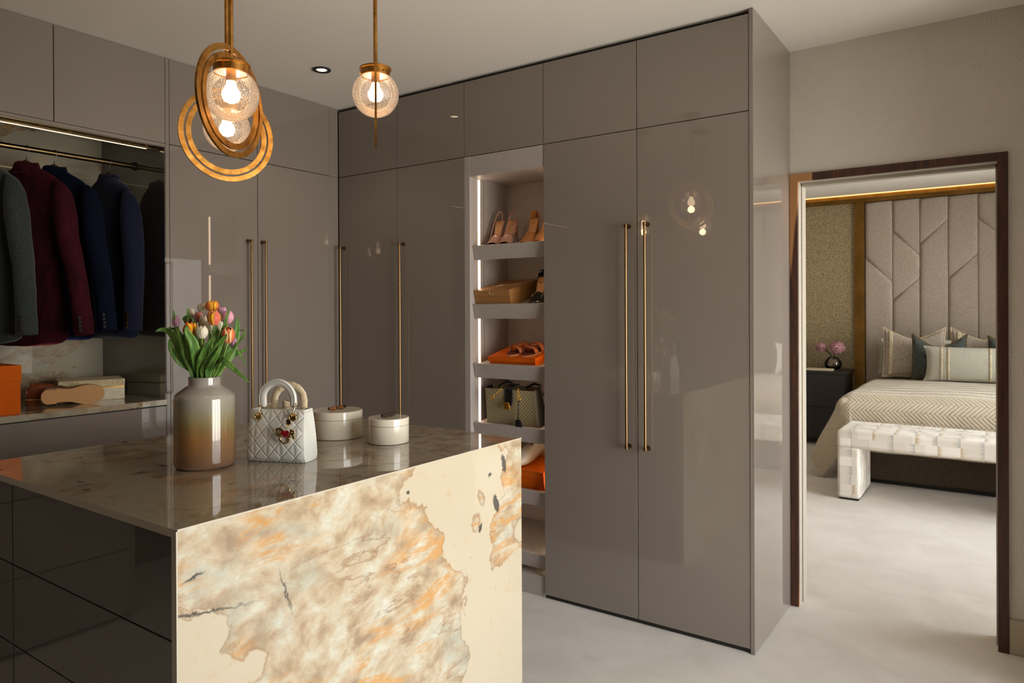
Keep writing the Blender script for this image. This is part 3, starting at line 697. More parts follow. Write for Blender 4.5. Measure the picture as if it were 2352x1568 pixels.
LEAVES = [
([(1.332,-1.743,1.227),(1.308,-1.772,1.302),(1.290,-1.797,1.365),(1.278,-1.817,1.376),(1.272,-1.834,1.370)],0.0173),
([(1.336,-1.741,1.227),(1.306,-1.761,1.298),(1.278,-1.768,1.357),(1.267,-1.764,1.395)],0.0266),
([(1.339,-1.739,1.227),(1.366,-1.781,1.294),(1.378,-1.796,1.340),(1.386,-1.803,1.379),(1.391,-1.799,1.388)],0.0160),
([(1.361,-1.748,1.229),(1.392,-1.774,1.288),(1.404,-1.791,1.334),(1.399,-1.806,1.367),(1.403,-1.815,1.384)],0.0266),
([(1.360,-1.736,1.228),(1.381,-1.746,1.280),(1.401,-1.744,1.319),(1.408,-1.739,1.365)],0.0173),
([(1.383,-1.744,1.230),(1.422,-1.754,1.282),(1.462,-1.750,1.328),(1.494,-1.740,1.364)],0.0253),
([(1.392,-1.738,1.230),(1.438,-1.743,1.281),(1.474,-1.742,1.288),(1.507,-1.731,1.264),(1.556,-1.710,1.222)],0.0200),
([(1.375,-1.713,1.227),(1.428,-1.701,1.285),(1.464,-1.688,1.332),(1.493,-1.680,1.367),(1.464,-1.687,1.375)],0.0080),
([(1.370,-1.693,1.225),(1.387,-1.668,1.282),(1.405,-1.656,1.309),(1.418,-1.646,1.295),(1.436,-1.634,1.254)],0.0080),
([(1.372,-1.716,1.227),(1.418,-1.720,1.319),(1.450,-1.722,1.385),(1.465,-1.711,1.447)],0.0133),
([(1.368,-1.694,1.225),(1.383,-1.659,1.295),(1.391,-1.641,1.362),(1.394,-1.639,1.410)],0.0266),
([(1.377,-1.712,1.227),(1.405,-1.693,1.284),(1.418,-1.671,1.323),(1.412,-1.663,1.356)],0.0293),
([(1.319,-1.716,1.224),(1.302,-1.715,1.315),(1.294,-1.721,1.370),(1.292,-1.722,1.403)],0.0213),
([(1.333,-1.706,1.224),(1.341,-1.688,1.302),(1.349,-1.683,1.356),(1.352,-1.680,1.396)],0.0239),
([(1.310,-1.734,1.225),(1.268,-1.739,1.275),(1.246,-1.754,1.336),(1.238,-1.759,1.370)],0.0239),
([(1.336,-1.741,1.227),(1.342,-1.761,1.279),(1.334,-1.778,1.332),(1.323,-1.786,1.372)],0.0186),
([(1.403,-1.743,1.231),(1.437,-1.755,1.276),(1.461,-1.751,1.306),(1.470,-1.745,1.334)],0.0160),
([(1.293,-1.782,1.376),(1.275,-1.783,1.378),(1.265,-1.789,1.382)],0.0067),
([(1.290,-1.784,1.404),(1.289,-1.785,1.421),(1.287,-1.786,1.435)],0.0053),
([(1.314,-1.755,1.400),(1.314,-1.755,1.421),(1.313,-1.756,1.443)],0.0067),
([(1.320,-1.775,1.404),(1.341,-1.773,1.415),(1.357,-1.762,1.409)],0.0093),
([(1.352,-1.76,1.227),(1.362,-1.79,1.30),(1.372,-1.80,1.35),(1.378,-1.79,1.385)],0.0200),
([(1.372,-1.75,1.227),(1.412,-1.77,1.29),(1.43,-1.76,1.33),(1.44,-1.74,1.36)],0.0220),
([(1.340,-1.75,1.227),(1.33,-1.79,1.28),(1.316,-1.81,1.32),(1.31,-1.81,1.35)],0.0200),
([(1.36,-1.71,1.227),(1.38,-1.69,1.30),(1.372,-1.68,1.35),(1.36,-1.67,1.40)],0.0220),
([(1.33,-1.72,1.227),(1.30,-1.70,1.30),(1.28,-1.70,1.35),(1.27,-1.71,1.38)],0.0200),
([(1.345,-1.686,1.223),(1.376,-1.652,1.287),(1.401,-1.622,1.307),(1.410,-1.616,1.314)],0.0106)]
t = thing('tulip_foliage', 'broad green tulip leaves fanning out of the vase mouth', 'leaves', (VX, VY, 1.235))
for P_, w_ in LEAVES:
    # leaves rise out of the mouth of the vase
    a0 = Vector(P_[0]); c0 = Vector((VX, VY, 1.215)); dd = a0 - c0; dd.z = 0
    q0 = c0 + dd * (min(.036, dd.length) / max(dd.length, 1e-4))
    if P_[0][2] < 1.3: P_ = [tuple(q0)] + [tuple(q0 + Vector((0, 0, .03)) + (Vector(P_[1]) - q0) * .12)] + P_[1:]
    obj('leaf', blade(P_, w_ * 1.15), 'leaf', t, smooth=True, solid=.0006)

# ------------------------------------------------------------------ white quilted handbag
def leather(name, c, bump=.15, scale=900, rough=.42):
    n = NT(name); v = n.coord(); n.P(Base_Color=c, Roughness=rough); n.bump(n.noise(v, scale, 2), bump, .0006); return n.m
MAT['bagwhite'] = leather('white_lambskin', S(216, 214, 206))
MAT['scarf'] = fabric('beige_silk_scarf', S(206, 186, 152), S(224, 208, 178), 60, .5, 0, .3, .004)
BW, BH, BD = .196, .160, .092
t = thing('quilted_handbag', 'small white quilted handbag with twin arched handles and gold charms', 'handbag', (1.409, -1.621, IZ + .001), (0, 0, math.atan2(.076, .181)), local=True)
def qh(a, b):
    """quilt relief over the panel, a,b in metres"""
    px, pz = .046, .051
    def ridge(d, w): return math.exp(-(d / w) ** 2)
    d1 = abs((a / px + b / pz) % 1 - .5) * 2 ; d1 = abs(d1 - 0) * px * .37
    d2 = abs((a / px - b / pz) % 1 - .5) * 2 * px * .37
    h = max(ridge(d1, .0016), ridge(d2, .0016))
    for o_ in (-.0034, 0, .0034):
        d3 = abs(((a + o_) / px + 0) % 1 - .5) * px; h = max(h, ridge(d3, .0010) * .8)
    return -h * .0021
def bagpt(a, b, side):
    """a 0..1 across, b 0..1 up, side 0 front 1 back"""
    tp = 1 - .085 * b; x = BW / 2 + (a - .5) * BW * tp
    half = (BD / 2) * (1 - .38 * b) + .006 * sin(pi * b)
    sag = .006 * sin(pi * a) * sin(pi * b) * 1.0
    edge = 1 - (abs(a - .5) * 2) ** 10 * .10
    low = 1 - (max(0, .12 - b) / .12) ** 2 * .16
    y = (-half * edge * low - sag) if side == 0 else (half * edge * low + sag)
    return x, BD / 2 + y, b * BH
def front(u, v):
    x, y, z = bagpt(u, v, 0); return (x, y - .0021 - qh(x - .098, z - .015) * 1.0, z)
obj('front_panel', MB().grid(front, 130, 110), 'bagwhite', t, smooth=True)
obj('back_panel', MB().grid(lambda u, v: bagpt(u, v, 1), 20, 16), 'bagwhite', t, smooth=True)
for sd, a in ((-1, 0), (1, 1)):
    def side(u, v, a=a, sd=sd):
        x, y0, z = bagpt(a, v, 0); _, y1, _ = bagpt(a, v, 1)
        y = y0 + (y1 - y0) * u; return (x + sd * (-.010 * sin(pi * u) * v + .004 * sin(pi * u)), y, z)
    obj('gusset', MB().grid(side, 16, 16), 'bagwhite', t, smooth=True)
obj('base', MB().grid(lambda u, v: ((lambda p, q: (p[0], p[1] + (q[1] - p[1]) * v, 0))(bagpt(u, 0, 0), bagpt(u, 0, 1))), 12, 8), 'bagwhite', t, smooth=True)
tp0 = [bagpt(k / 20, 1, 0) for k in range(21)] + [bagpt(1, 1, 1)] + [bagpt(k / 20, 1, 1) for k in range(20, -1, -1)]
obj('top_piping', MB().tube([Vector(p) for p in tp0] + [Vector(tp0[0])], .0016, 8), 'bagwhite', t, smooth=True)
for a in (0, 1):
    for s_ in (0, 1):
        pp = [Vector(bagpt(a, k / 14, s_)) for k in range(15)]
        obj('seam_piping', MB().tube(pp, .0013, 8), 'bagwhite', t, smooth=True)
obj('top_closure', MB().grid(lambda u, v: ((lambda p, q: (p[0], p[1] + (q[1] - p[1]) * v, BH - .003 - .006 * sin(pi * v)))(bagpt(u, 1, 0), bagpt(u, 1, 1))), 10, 8), 'bagwhite', t, smooth=True)
def arch_handle(y, w, lean, mat, name, rr=.0118, wr=False, lab=None):
    pts = []; N = 40
    hx = .052
    for k in range(N + 1):
        f = k / N
        if f < .22: p = (-hx, 0, .002 + f / .22 * .026)
        elif f > .78: p = (hx, 0, .002 + (1 - f) / .22 * .026)
        else:
            a = pi - (f - .22) / .56 * pi; p = (hx * cos(a), 0, .028 + hx * sin(a) * .98)
        pts.append(Vector((BW / 2 + .006 + p[0], y + lean * p[2], BH + (.008 if not wr else -.008) + p[2])))
    rad = [rr * (1 + (.07 * sin(k * 2.1) + .05 * sin(k * 3.7) if wr else 0)) * (1 if 1 < k < N - 1 else .8) for k in range(N + 1)]
    h = obj(name, MB().tube(pts, rad, 16, flat=.62, up=(1, 0, 0)), mat, t, smooth=True, label=lab)
    if not wr:
        obj('edge_piping', MB().tube([p + Vector((0, -.0072, 0)) + (p - Vector((BW / 2 + .006, p.y, BH + .04))).normalized() * .0085 for p in pts], .0011, 6), 'bagwhite', h, smooth=True)
    return h
yf = bagpt(.5, 1, 0)[1]; yb = bagpt(.5, 1, 1)[1]
arch_handle(yf - .004, .02, -.06, 'bagwhite', 'handle')
hb_ = arch_handle(yb + .002, .02, .06, 'scarf', 'handle', .0118, True, 'rear handle wrapped in a beige silk scarf')
obj('scarf_knot', MB().grid(lambda u, v: (BW / 2 - .012 + .05 * u, yb - .006 - .012 * sin(u * 5), BH + .001 + .022 * sin(pi * v) * (1 - .6 * u) + .004 * sin(v * 17)), 14, 14), 'scarf', t, smooth=True, solid=.002)
obj('scarf_knot', MB().grid(lambda u, v: (BW / 2 - .085 + .05 * u, yb - .004 - .008 * sin(u * 5), BH - .001 + .020 * sin(pi * v) * (.3 + .6 * u) + .003 * sin(v * 13)), 14, 14), 'scarf', t, smooth=True, solid=.002)
def ring(c, r, w, n=28, axis='y', mat='gold', par=None, name='ring'):
    pts = []
    for k in range(n + 1):
        a = 2 * pi * k / n
        if axis == 'y': pts.append(Vector((c[0] + r * cos(a), c[1], c[2] + r * sin(a))))
        else: pts.append(Vector((c[0], c[1] + r * cos(a), c[2] + r * sin(a))))
    return obj(name, MB().tube(pts, w, 8, cap=False), mat, par or t, smooth=True)
yfr = bagpt(.5, .88, 0)[1] - .004
for cxx in (.0400, .158):
    y_ = bagpt(cxx / BW, .86, 0)[1]
    y_ -= .006
    ring((cxx, y_ - .0015, .1405), .0112, .0019, name='eyelet')
    obj('eyelet_disc', MB().tube([(cxx, y_ + .008, .1405), (cxx, y_ - .0010, .1405)], .0105, 24), 'bronze_dark', t, smooth='auto')
    obj('link', MB().tube([(cxx - .002, y_ - .003, .141), (cxx + .001, y_ - .009, .150), (cxx + .004, yf - .011, .166), (cxx + .005, yf - .012, .176)], .0021, 8), 'gold', t, smooth=True)
    ring((cxx + .006, yf - .0105, .1785), .0058, .0014, name='handle_eyelet')
    ring((cxx + .001, y_ - .006, .147), .0048, .0012, axis='x', name='link')
yc = bagpt(.75, .55, 0)[1] - .014
ring((.1535, yc, .1285), .0088, .0014, name='charm_ring')
obj('charm_disc', MB().tube([(.1535, yc + .0015, .1285), (.1535, yc - .0005, .1285)], .0078, 24), 'chrome', t, smooth='auto')
obj('leather_disc', MB().tube([(.133, yc + .0005, .085), (.133, yc - .0022, .085)], .0215, 36), 'bagwhite', t, smooth='auto')
for dx in (-.007, 0, .007):
    obj('link', MB().tube([(.1535 + dx * .5, yc - .001, .1195), (.1515 + dx, yc - .002, .108)], .0013, 8), 'gold', t, smooth=True)
MAT['enamel'] = plain('red_enamel', S(140, 12, 24), .15, coat=1)
def letter(ch, size, depth, c, rot=0, mat='gold', par=None, name='letter_charm'):
    cu = bpy.data.curves.new('txt', 'FONT'); cu.body = ch; cu.size = size; cu.extrude = depth; cu.offset = size * .022; cu.bevel_depth = size * .035; cu.resolution_u = 4
    cu.align_x = 'CENTER'; cu.align_y = 'CENTER'
    o = bpy.data.objects.new('txt', cu); COL.objects.link(o); dg = bpy.context.evaluated_depsgraph_get(); dg.update()
    me = bpy.data.meshes.new_from_object(o.evaluated_get(dg)); bpy.data.objects.remove(o)
    me.materials.clear(); me.materials.append(MAT[mat])
    q = bpy.data.objects.new(name, me); COL.objects.link(q); q.parent = par or t
    q.rotation_euler = (pi / 2, rot, 0); q.location = c; return q
letter('D', .034, .0014, (.128, yc - .005, .098), -.25)
letter('I', .032, .0014, (.156, yc - .004, .078), .15)
letter('R', .034, .0014, (.169, yc - .005, .092), .2)
ring((.143, yc - .003, .079), .0150, .0030, name='letter_charm')
hp = []
for k in range(40):
    a = 2 * pi * k / 40; hp.append((.147 + .00085 * 16 * sin(a) ** 3 * .95, .0945 + .00085 * (13 * cos(a) - 5 * cos(2 * a) - 2 * cos(3 * a) - cos(4 * a))))
obj('heart_charm', MB().rings([[(x, yc - .0065, z) for x, z in hp], [(x, yc - .0095, z) for x, z in hp]]), 'enamel', t, smooth='auto', bevel=.0006, label='red enamel heart charm')

# ------------------------------------------------------------------ round boxes
MAT['ivory'] = lacquer('ivory_lacquer', S(226, 216, 196), .35)
MAT['inlay'] = plain('dark_inlay_line', S(70, 60, 50), .4)
def tortoise():
    n = NT('tortoiseshell'); v = n.coord(); n.P(Base_Color=n.ramp(n.noise(v, 70, 4, .6, .8), (.42, S(38, 20, 12)), (.6, S(140, 86, 40))), Roughness=.15); return n.m
MAT['tortoise'] = tortoise()
MAT['horn'] = leafmat('dark_horn', S(36, 26, 22), S(64, 48, 40))
def round_box(c, r, h, lid, label, hl, hmat, rot):
    t = thing('round_box', label, 'box', (c[0], c[1], IZ + .0005), group='round ivory boxes on the island')
    Z0 = IZ + .0005
    obj('box_body', MB().lathe([(.001, Z0), (r - .001, Z0), (r, Z0 + .0012), (r, Z0 + h - lid - .0008), (.001, Z0 + h - lid - .0008)], 72, (c[0], c[1], 0), cap=False), 'ivory', t, smooth='auto')
    obj('inlay_line', MB().lathe([(r + .0001, Z0 + .0002), (r + .0003, Z0 + .0002), (r + .0003, Z0 + .0014), (r + .0001, Z0 + .0014)], 72, (c[0], c[1], 0), cap=False), 'inlay', t)
    obj('inlay_line', MB().lathe([(r - .002, Z0 + h - lid - .0008), (r + .0002, Z0 + h - lid - .0008), (r + .0002, Z0 + h - lid + .0004), (r - .002, Z0 + h - lid + .0004)], 72, (c[0], c[1], 0), cap=False), 'inlay', t)
    l_ = obj('lid', MB().lathe([(.001, Z0 + h - lid + .0005), (r, Z0 + h - lid + .0005), (r, Z0 + h - .002), (r - .002, Z0 + h), (.001, Z0 + h)], 72, (c[0], c[1], 0), cap=False), 'ivory', t, smooth='auto')
    m = MB().box(-.0055, .0055, -hl / 2, hl / 2, .003, .013).xf(Matrix.Translation((c[0], c[1], Z0 + h)) @ Matrix.Rotation(rot, 4, 'Z'))
    hh = obj('handle', m, hmat, l_, bevel=.001)
    m = MB().box(-.003, .003, -hl * .36, -hl * .18, 0, .003).box(-.004, .004, hl * .18, hl * .36, 0, .003).xf(Matrix.Translation((c[0], c[1], Z0 + h)) @ Matrix.Rotation(rot, 4, 'Z'))
    obj('handle_foot', m, 'bronze_dark', hh)
round_box((1.307, -1.163), .093, .100, .029, 'larger round ivory lidded box with tortoiseshell bar handle', .085, 'tortoise', R(4))
round_box((1.547, -1.1355), .0726, .089, .0255, 'smaller round ivory lidded box with dark bar handle', .072, 'horn', R(6))
# ------------------------------------------------------------------ jackets on hangers
def velvet(name, c, c2, sheen=1.0, tint=None):
    n = NT(name); v = n.coord(); n.P(Base_Color=n.ramp(n.noise(n.mapping(v, scale=(1, 1, .5)), 18, 4), (.3, c), (.7, c2)), Roughness=.95, Sheen_Weight=sheen, Sheen_Roughness=.3, Sheen_Tint=tint or c2)
    n.b.inputs['Specular IOR Level'].default_value = .1; n.bump(n.noise(v, 500, 2), .15, .0008); return n.m
MAT['j_grey'] = fabric('charcoal_basket_weave', S(30, 34, 34), S(62, 68, 66), 260, .9, .2, .8, .003)
MAT['j_burg'] = velvet('burgundy_velvet', S(34, 8, 14), S(62, 16, 26), .45, S(190, 80, 90))
MAT['j_blue'] = velvet('blue_velvet', S(6, 10, 22), S(8, 14, 32), .25, S(90, 120, 200))
MAT['j_navy'] = fabric('navy_wool', S(15, 17, 34), S(22, 25, 46), 500, .9, .1, .3, .001)
MAT['horn_btn'] = plain('dark_horn_button', S(48, 44, 46), .12, coat=1)
MAT['gold_btn'] = brushed('gilt_button', S(230, 180, 70), .2)
MAT['hanger_wood'] = plain('walnut_hanger_wood', S(96, 62, 40), .35)
def jacket(y, yaw, mat, label, hlabel, btn='horn_btn', hem=1.285, scale=1.0, flare=.0, seed=0, xo=0, thin=1.0):
    RX, RZ = -.285, 2.175
    Mj = Matrix.Translation((RX + xo, y, 0)) @ Matrix.Rotation(yaw, 4, 'Z')
    rr = random.Random(seed)
    # hanger
    h = thing('coat_hanger', hlabel, 'hanger', (RX, y, RZ), group='wooden hangers under the jackets')
    pts = []
    for k in range(18):
        a = R(-60) + k / 17 * R(250); pts.append(Mj @ Vector((.0165 * cos(a) - xo * 0, 0, RZ + .0005 + .0165 * sin(a) * 1.0)))
    pts = [Mj @ Vector((0, 0, 2.118)), Mj @ Vector((0, 0, 2.140)), Mj @ Vector((.010, 0, 2.152))] + [Mj @ Vector((.0150 * cos(a), 0, RZ - .0006 + .0150 * sin(a))) for a in [R(-50) + k / 12 * R(230) for k in range(13)]]
    obj('hook', MB().tube(pts, .0018, 8), 'chrome', h, smooth=True)
    rs = []
    for k in range(15):
        f = k / 14 * 2 - 1; x = f * .155; z = 2.112 - .115 * abs(f) ** 1.1; w = .016 + .004 * (1 - abs(f))
        rs.append([Mj @ Vector((x, w * cos(a), z + .013 * sin(a))) for a in [2 * pi * j / 10 for j in range(10)]])
    obj('shoulder_bar', MB().rings(rs), 'hanger_wood', h, smooth=True)
    t = thing('jacket', label, 'jacket', (RX + xo, y, 2.10), group=None)
    # torso: closed rings from the collar down to the hem
    prof = [(2.098, .050, .040, 0), (2.086, .064, .050, 0), (2.070, .094, .060, 0), (2.050, .132, .066, 0), (2.026, .168, .064, .0), (1.996, .194, .062, .0), (1.955, .204, .074, .0), (1.88, .194, .084, 0), (1.80, .182, .086, 0), (1.68, .176, .084, 0),
            (1.56, .186, .086, 0), (1.44, .200, .092, 0), (1.34, .212, .098, 0), (hem, .218, .102, 0)]
    rs = []; N = 44
    for i, (z, hw, ht, _) in enumerate(prof):
        ring_ = []
        for j in range(N):
            a = 2 * pi * j / N
            fold = 1 + (.05 * sin(3 * a + seed) + .035 * sin(7 * a + 2 * seed + z * 3)) * smoothstep(1.95, 1.4, z)
            cx_ = abs(cos(a)) ** .85 * (1 if cos(a) > 0 else -1)
            zz = z + (.014 * sin(2 * a + seed) if i == len(prof) - 1 else 0) - (.02 * (1 - abs(sin(a))) * 0)
            ring_.append(Mj @ Vector((hw * scale * cx_, ht * thin * scale * sin(a) * fold, zz)))
        rs.append(ring_)
    obj('jacket_body', MB().rings(rs, True, True), mat, t, smooth=True, sub=1)
    # turned collar
    cr = []
    for k in range(15):
        a = R(200) + k / 14 * R(-220) - R(90) + R(90)
        cr.append(Mj @ Vector((.066 * cos(a), -.048 * sin(a), 2.116 + .004 * cos(2 * a))))
    def coll(u, v):
        a = R(-10) + u * R(380); r_ = 1 + .33 * v
        return Mj @ Vector((.050 * r_ * cos(a), .038 * r_ * sin(a), 2.108 - .050 * v - .006 * sin(pi * v) * 0 + .003 * sin(3 * a)))
    obj('collar', MB().grid(coll, 40, 5), mat, t, smooth=True, solid=.005)
    for sd in (1, -1):
        fl = flare if sd == 1 else .0
        path = [(.170, 2.014), (.186, 2.002), (.200, 1.978), (.211, 1.935), (.221, 1.86), (.234, 1.75), (.247 + fl * .3, 1.64), (.252 + fl * .6, 1.52), (.254 + fl * .85, 1.42), (.256 + fl, 1.335 + (hem - 1.285) * .5)]
        rad = [.008, .026, .042, .054, .062, .062, .059, .056, .054, .053]
        P3 = [Vector((sd * x, -.018 - .05 * max(0, (1.7 - z)) - fl * 0, z)) for x, z in path]
        # densify
        Q = []; RR = []
        for k in range(len(P3) - 1):
            for q in range(4):
                f = q / 4; Q.append(P3[k].lerp(P3[k + 1], f)); RR.append(rad[k] + (rad[k + 1] - rad[k]) * f)
        Q.append(P3[-1]); RR.append(rad[-1])
        rs = []
        for k, (p, r_) in enumerate(zip(Q, RR)):
            tt = (Q[min(k + 1, len(Q) - 1)] - Q[max(k - 1, 0)]).normalized()
            bx_ = Vector((0, 1, 0)).cross(tt).normalized(); by_ = tt.cross(bx_)
            wr = 1 + .045 * sin(k * 1.1 + seed + sd) + .03 * sin(k * 2.7 + seed)
            rs.append([Mj @ (p + bx_ * r_ * .66 * cos(a) * wr * (1 + .12 * sin(2 * a + k * .25)) + by_ * r_ * max(.78, thin) * sin(a)) for a in [2 * pi * j / 24 for j in range(24)]])
        sl = obj('sleeve', MB().rings(rs, True, False), mat, t, smooth=True, sub=1)
        if sd == 1:
            e = Q[-1]; tt = (Q[-1] - Q[-4]).normalized()
            for b in range(4):
                c_ = e - tt * (.022 + b * .018); a = R(-62)
                bx_ = Vector((0, 1, 0)).cross(tt).normalized(); by_ = tt.cross(bx_)
                for s2 in (-1,):
                    nrm = (bx_ * .62 * cos(a) + by_ * sin(a)) * s2
                    nrm = Vector((.35, -.93, 0)).normalized()
                    pos = c_ + bx_ * .054 * .62 * .60 + by_ * 0 + Vector((0, -.054 * .80, 0))
                    pos = c_ + Vector((.020, -.0505 * max(.78, thin), 0))
                    m = MB().tube([pos, pos + nrm * .0045, pos + nrm * .006], [.0072, .0072, .0045], 14).xf(Mj)
                    obj('cuff_button', m, btn, sl, smooth='auto')
    return t
jacket(-1.775, R(24), 'j_grey', thin=.8, label='charcoal basket-weave jacket cut by the left edge of the photo', hlabel='hanger under the charcoal jacket', flare=.03, seed=1, hem=1.285)
jacket(-1.585, R(24), 'j_burg', thin=.62, label='burgundy velvet jacket hanging between the charcoal and blue ones', hlabel='hanger under the burgundy velvet jacket', flare=.075, seed=2, hem=1.275)
jacket(-1.470, R(24), 'j_blue', thin=.62, label='midnight blue velvet jacket beside the burgundy one', hlabel='hanger under the blue velvet jacket', flare=.055, seed=3, hem=1.30)
jacket(-1.225, R(4), 'j_navy', 'navy wool blazer with gilt cuff buttons nearest the smoked glass', 'hanger under the navy blazer', btn='gold_btn', seed=4, hem=1.30, xo=0, thin=.8)

# ------------------------------------------------------------------ things on the worktop under the jackets
WZ = 1.0035
MAT['orange'] = plain('orange_cardboard', S(212, 94, 0), .75, spec=.2)
MAT['brownline'] = plain('brown_box_edging', S(78, 40, 24), .6)
def lid_box(name, label, x0, x1, y0, y1, z0, h, lid, mat, ov=.003, **k):
    t = thing(name, label, 'box', (x0, y0, z0)); 
    obj('box_body', MB().box(x0 + ov, x1 - ov, y0 + ov, y1 - ov, z0, z0 + h - .002), mat, t, bevel=.0012)
    obj('lid', MB().box(x0, x1, y0, y1, z0 + h - lid, z0 + h), mat, t, bevel=.0012)
    return t
lid_box('gift_box', 'tall orange lidded box at the left end of the worktop', -.30, -.040, -2.05, -1.700, WZ, .205, .068, 'orange')
def shell():
    n = NT('ivory_bone_inlay'); v = n.coord('world')
    b = n.n.new('ShaderNodeTexBrick'); n.put(b.inputs['Vector'], n.mapping(n.comb(n.sep(v)[1], n.sep(v)[2], 0), rot=(0, 0, 0)))
    b.inputs['Scale'].default_value = 28; b.inputs['Color1'].default_value = S(222, 208, 176); b.inputs['Color2'].default_value = S(204, 192, 164); b.inputs['Mortar'].default_value = S(180, 166, 138)
    b.inputs['Mortar Size'].default_value = .01; n.P(Base_Color=b.outputs[0], Roughness=.35); return n.m
MAT['bone'] = shell(); MAT['woven'] = fabric('ivory_woven_cane', S(196, 176, 136), S(226, 210, 172), 90, .6, 0, .2, .001)
# jewellery box: turned a little, basket-woven lid over a gold band
ctr = Vector((-.360, -1.285, 0)); yw = R(-25)
t = thing('woven_lid_box', 'ivory inlaid box with basket-woven lid and gold band', 'box', (ctr.x, ctr.y, WZ), (0, 0, R(-19)), local=True)
hx, hy = .105, .138
obj('box_body', MB().box(-hx, hx, -hy, hy, 0, .058), 'bone', t, bevel=.001)
obj('gold_band', MB().box(-hx + .001, hx - .001, -hy + .001, hy - .001, .058, .064), 'brass', t)
ld = obj('lid', MB().box(-hx - .001, hx + .001, -hy - .001, hy + .001, .064, .096), 'woven', t)
wv = MB(); 
def weave(mb, org, U, V_, nu, nv, du, dv, nrm):
    for i in range(nu):
        for j in range(nv):
            hz = (i + j) % 2
            a = du * (.94 if hz else .62); b = dv * (.58 if hz else .92)
            c_ = org + U * (i + .5) * du + V_ * (j + .5) * dv
            p = [c_ - U * a / 2 - V_ * b / 2, c_ + U * a / 2 - V_ * b / 2, c_ + U * a / 2 + V_ * b / 2, c_ - U * a / 2 + V_ * b / 2]
            q = [c_ + (r_ - c_) * .7 + nrm * .0022 for r_ in p]
            mb.add(p + q, [(0, 1, 5, 4), (1, 2, 6, 5), (2, 3, 7, 6), (3, 0, 4, 7), (4, 5, 6, 7)])
X, Y, Z = Vector((1, 0, 0)), Vector((0, 1, 0)), Vector((0, 0, 1))
weave(wv, Vector((hx + .001, -hy, .065)), Y, Z, 30, 3, hy * 2 / 30, .0100, X)
weave(wv, Vector((-hx, -hy - .001, .065)), X, Z, 22, 3, hx * 2 / 22, .0100, -Y)
weave(wv, Vector((-hx, -hy, .096)), X, Y, 22, 30, hx * 2 / 22, hy * 2 / 30, Z)
o = obj('cane_weave', wv, 'woven', ld); o['kind'] = 'stuff'

# shoes -------------------------------------------------------------
MAT['tan'] = plain('tan_suede', S(150, 96, 60), .7); MAT['lasting'] = plain('natural_leather_sole', S(206, 156, 104), .45)
MAT['brown'] = plain('brown_polished_leather', S(122, 60, 28), .3, coat=.5); MAT['beech'] = plain('varnished_shoe_tree_wood', S(170, 104, 60), .3, coat=.4)
def sole_w(s, wb=.045, ww=.030, wh=.034):
    if s < .12: return wh * math.sqrt(max(0, 1 - ((.12 - s) / .12) ** 2)) + .001
    if s < .45: return wh + (ww - wh) * smoothstep(.12, .42, s)
    if s < .72: return ww + (wb - ww) * smoothstep(.42, .70, s)
    return wb * math.sqrt(max(0, 1 - ((s - .72) / .28) ** 2.2)) + .001
def loafer(Mx, parent, L=.29, tree=False, mat='tan'):
    def solef(z0):
        r = []
        for i in range(41):
            s = (1 - cos(pi * i / 40)) / 2; w = sole_w(s); r.append((s, w))
        return r
    out = [( (s - .5) * L, w) for s, w in solef(0)]
    loop = [(x, w) for x, w in out] + [(x, -w) for x, w in out[::-1]]
    def hz(x):
        s = x / L + .5; return .012 * smoothstep(.5, .2, s) 
    m = MB().rings([[(x, y, hz(x)) for x, y in loop], [(x, y, hz(x) + .006) for x, y in loop]]).xf(Mx)
    obj('sole', m, 'lasting', parent, smooth='auto')
    hl = [(x, w) for x, w in loop if x < -.5 * L + .24 * L]
    m = MB().rings([[(x, y * .98, -.012) for x, y in hl], [(x, y, hz(x)) for x, y in hl]]).xf(Mx)
    obj('heel', m, 'brown' if mat == 'brown' else 'lasting', parent, smooth='auto')
    def up(u, v):
        s = .01 + .98 * u; w = sole_w(s) * .97; x = (s - .5) * L
        top = .050 * smoothstep(0, .12, s) + .018 if s < .5 else .068 * (1 - .55 * smoothstep(.5, .95, s)) 
        if s > .97: top *= .6
        a = pi * v
        closed = smoothstep(.42, .52, s)
        yy = w * cos(a); zz = hz(x) + .005 + top * (sin(a) ** (.55))
        if closed < 1:
            yo = w * cos(a) if abs(cos(a)) > .55 else w * .86 * (1 if cos(a) > 0 else -1) * (.62 + abs(cos(a)) * .4)
            zo = hz(x) + .005 + (top * min(1, sin(a) / .6) if abs(cos(a)) > .55 else top * (1 - (.55 - abs(cos(a))) / .55 * .75))
            yy = yy * closed + yo * (1 - closed); zz = zz * closed + zo * (1 - closed)
        return Vector((x, yy, zz))
    obj('upper', MB().grid(up, 34, 21).xf(Mx), mat, parent, smooth=True, solid=.002)
    if tree:
        m = MB().rings([[(-L * .47 + .085 * f_ , .026 * cos(a) * (1 - .3 * f_ ** 2), .045 + .020 * sin(a)) for a in [2 * pi * k / 16 for k in range(16)]] for f_ in [i / 6 for i in range(7)]]).xf(Mx)
        obj('shoe_tree', m, 'beech', parent, smooth='auto', label='varnished wooden shoe tree')
        m = MB().lathe([(.001, 0), (.005, 0), (.004, .008), (.007, .011), (.004, .014), (.008, .018), (.009, .022), (.006, .026), (.001, .027)], 18, (-L * .40, 0, .064)).xf(Mx)
        obj('knob', m, 'gold_btn', parent, smooth=True, label='brass knob of the shoe tree')
